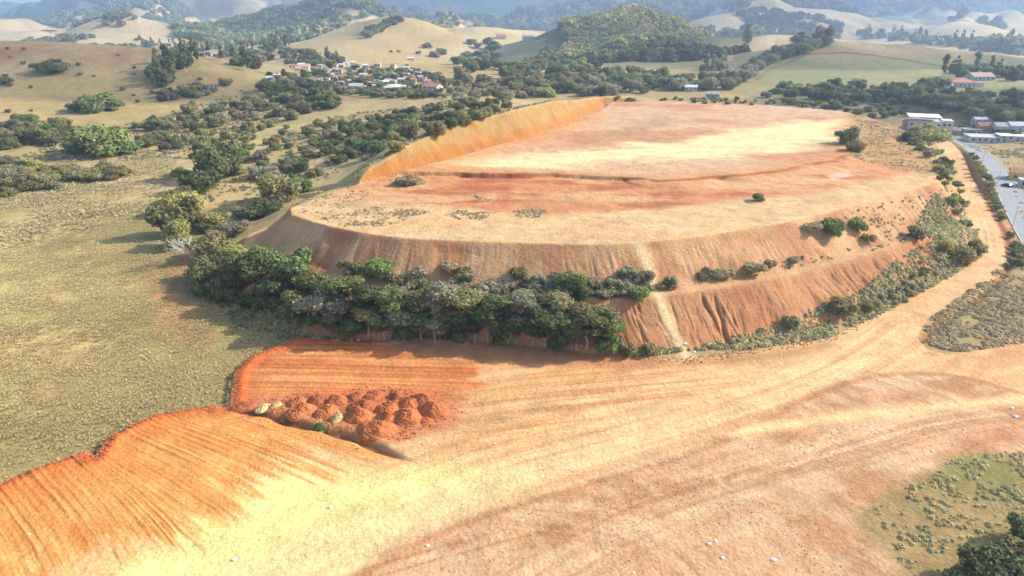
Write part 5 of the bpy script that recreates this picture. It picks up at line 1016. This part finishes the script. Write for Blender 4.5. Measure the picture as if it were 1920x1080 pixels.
for px, py, hp, lab in ((1843, 302, 24, 'farthest utility pole beside the paved road'), (1867, 357, 42, 'middle utility pole on the left verge of the paved road'), (1897, 430, 56, 'nearest utility pole on the left verge of the paved road'), (1228, 0, 0, None)):
    if not lab: continue
    p = hit(px, py); H = hp / ppm(p); H = 8.5; e = link('utility_pole', None, loc=p); tag(e, lab, 'utility pole', 'utility poles along the paved road'); link('post', mk_mesh('post', *tube([(0, 0, -.5), (0, 0, H)], [.14, .09], 8), [M['wood']]), e)
    link('crossarm', mk_mesh('crossarm', *box(-.9, .9, -.06, .06, H - .7, H - .55), [M['wood']]), e)
    for x in (-.8, 0, .8): link('insulator', mk_mesh('insulator', *tube([(x, 0, H - .54), (x, 0, H - .36)], [.05, .03], 6), [M['white']]), e)

# ---------------------------------------------------------------- haze
hz = box(-9300, 9300, -9300, 9300, -40, 900); o = link('haze', mk_mesh('haze', *hz, [])); hm = bpy.data.materials.new("haze"); hm.use_nodes = True; nt = hm.node_tree
for nd in list(nt.nodes):
    if nd.type == 'BSDF_PRINCIPLED': nt.nodes.remove(nd)
pv = nt.nodes.new("ShaderNodeVolumePrincipled"); pv.inputs["Density"].default_value = .00015; pv.inputs["Color"].default_value = (.48, .68, 1.0, 1); pv.inputs["Anisotropy"].default_value = .3
nt.links.new(pv.outputs[0], nt.nodes["Material Output"].inputs["Volume"]); o.data.materials.append(hm); tag(o, 'pale blue air between the camera and the mountains', None, None, 'stuff')

# ---------------------------------------------------------------- clouds high above, whose shadows dapple the hills
cm = bpy.data.materials.new("thin_cloud"); cm.use_nodes = True; nt = cm.node_tree; b = nt.nodes["Principled BSDF"]; b.inputs["Base Color"].default_value = (.9, .9, .9, 1); b.inputs["Roughness"].default_value = 1
tr = nt.nodes.new("ShaderNodeBsdfTransparent"); mx = nt.nodes.new("ShaderNodeMixShader"); mx.inputs[0].default_value = .69
nt.links.new(b.outputs[0], mx.inputs[1]); nt.links.new(tr.outputs[0], mx.inputs[2]); nt.links.new(mx.outputs[0], nt.nodes["Material Output"].inputs[0])
S = (math.cos(SUN_EL) * math.sin(SUN_AZ), math.cos(SUN_EL) * math.cos(SUN_AZ), math.sin(SUN_EL))
def cloud(px, py, yf, rx, ry, seed, lab, rz=0):
    gx, gy, gz = WD(px, py, yf); t = (1250 - gz) / S[2]; nu, nv = 72, 30; V = []
    for i in range(nv + 1):
        ph = math.pi * i / nv
        for k in range(nu):
            a = 2 * math.pi * k / nu; d = np.array((math.sin(ph) * math.cos(a), math.sin(ph) * math.sin(a), math.cos(ph)))
            n = 1 + .75 * (float(fbm(np.array([d[0] * 2 + seed * 3.1]), np.array([d[1] * 2 + d[2]]), 1.0, 4, seed)[0]) - .5) * 1.4; V.append((d[0] * rx * n, d[1] * ry * n, d[2] * 55 * n))
    Fq = [(i * nu + k, (i + 1) * nu + k, (i + 1) * nu + (k + 1) % nu, i * nu + (k + 1) % nu) for i in range(nv) for k in range(nu)]
    o = link('cloud', mk_mesh('cloud', V, Fq, [cm], smooth=True), loc=(gx + S[0] * t, gy + S[1] * t, 1250)); o.rotation_euler = (0, 0, rz); tag(o, lab, None, None, 'structure')
cloud(140, 130, 570, 210, 85, 3, 'thin cloud shading the left hill')
cloud(1560, 115, 770, 210, 80, 4, 'thin cloud shading the dome hill', .1)
cloud(1500, 12, 2300, 520, 330, 5, 'cloud shading the far right hill')
cloud(1880, 195, 480, 150, 50, 6, 'thin cloud shading the right valley')
cloud(560, 30, 2100, 330, 220, 7, 'cloud shading the far plantation hill')
cloud(1250, 60, 1050, 130, 110, 8, 'thin cloud shading the wooded hill')
cloud(1250, -30, 4300, 1800, 600, 9, 'long cloud shading the mountains')
cloud(300, -10, 3900, 500, 420, 10, 'cloud shading the left mountains')

# ---------------------------------------------------------------- narrow earth tracks over the far pastures
def draped(pxs, hw, mat, name, lab):
    P = smooth_line(np.array([p_[:2] for p_ in (hit(a, b) for a, b in pxs) if p_]), 2); L = np.concatenate([[0], np.cumsum(np.hypot(*np.diff(P, axis=0).T))]); s_ = np.arange(0, L[-1], 4.0)
    Q = np.stack([np.interp(s_, L, P[:, 0]), np.interp(s_, L, P[:, 1])], 1); T = np.gradient(Q, axis=0); T /= np.linalg.norm(T, axis=1)[:, None] + 1e-9; N = np.stack([-T[:, 1], T[:, 0]], 1); n = len(Q)
    off = [-hw, 0, hw]; V = np.concatenate([np.c_[Q + N * o_, height(*(Q + N * o_).T) + .35] for o_ in off]); Fq = [(k * n + i, k * n + i + 1, (k + 1) * n + i + 1, (k + 1) * n + i) for k in (0, 1) for i in range(n - 1)]
    tag(link(name, mk_mesh(name, V, Fq, [mat])), lab, None, None, 'structure')
M['track'] = plain_mat("track_dust", tuple(alb(226, 172, 128)), sc=.2); M['track_dark'] = plain_mat("terrace_edge", tuple(alb(150, 118, 78)), sc=.1)
draped([(1308, 62), (1306, 75), (1318, 90), (1345, 104), (1372, 116)], 3.2, M['track'], 'dirt_track', 'pale dirt track bending down the right pasture')
draped([(1420, 150), (1450, 125), (1500, 106), (1560, 98), (1640, 104), (1720, 116), (1790, 128)], 1.6, M['track_dark'], 'path', 'thin contour path round the dome hill')
draped([(1310, 62), (1380, 64), (1450, 62), (1490, 64)], 3.5, M['track'], 'dirt_track', 'bare earth strip along the crest of the right pasture')
draped([(1215, 150), (1290, 138), (1380, 142)], 1.6, M['track_dark'], 'path', 'thin terrace path at the foot of the right pasture')
draped([(822, 168), (826, 155), (820, 142), (812, 134)], 2.6, M['track'], 'dirt_track', 'pale street climbing into the village')
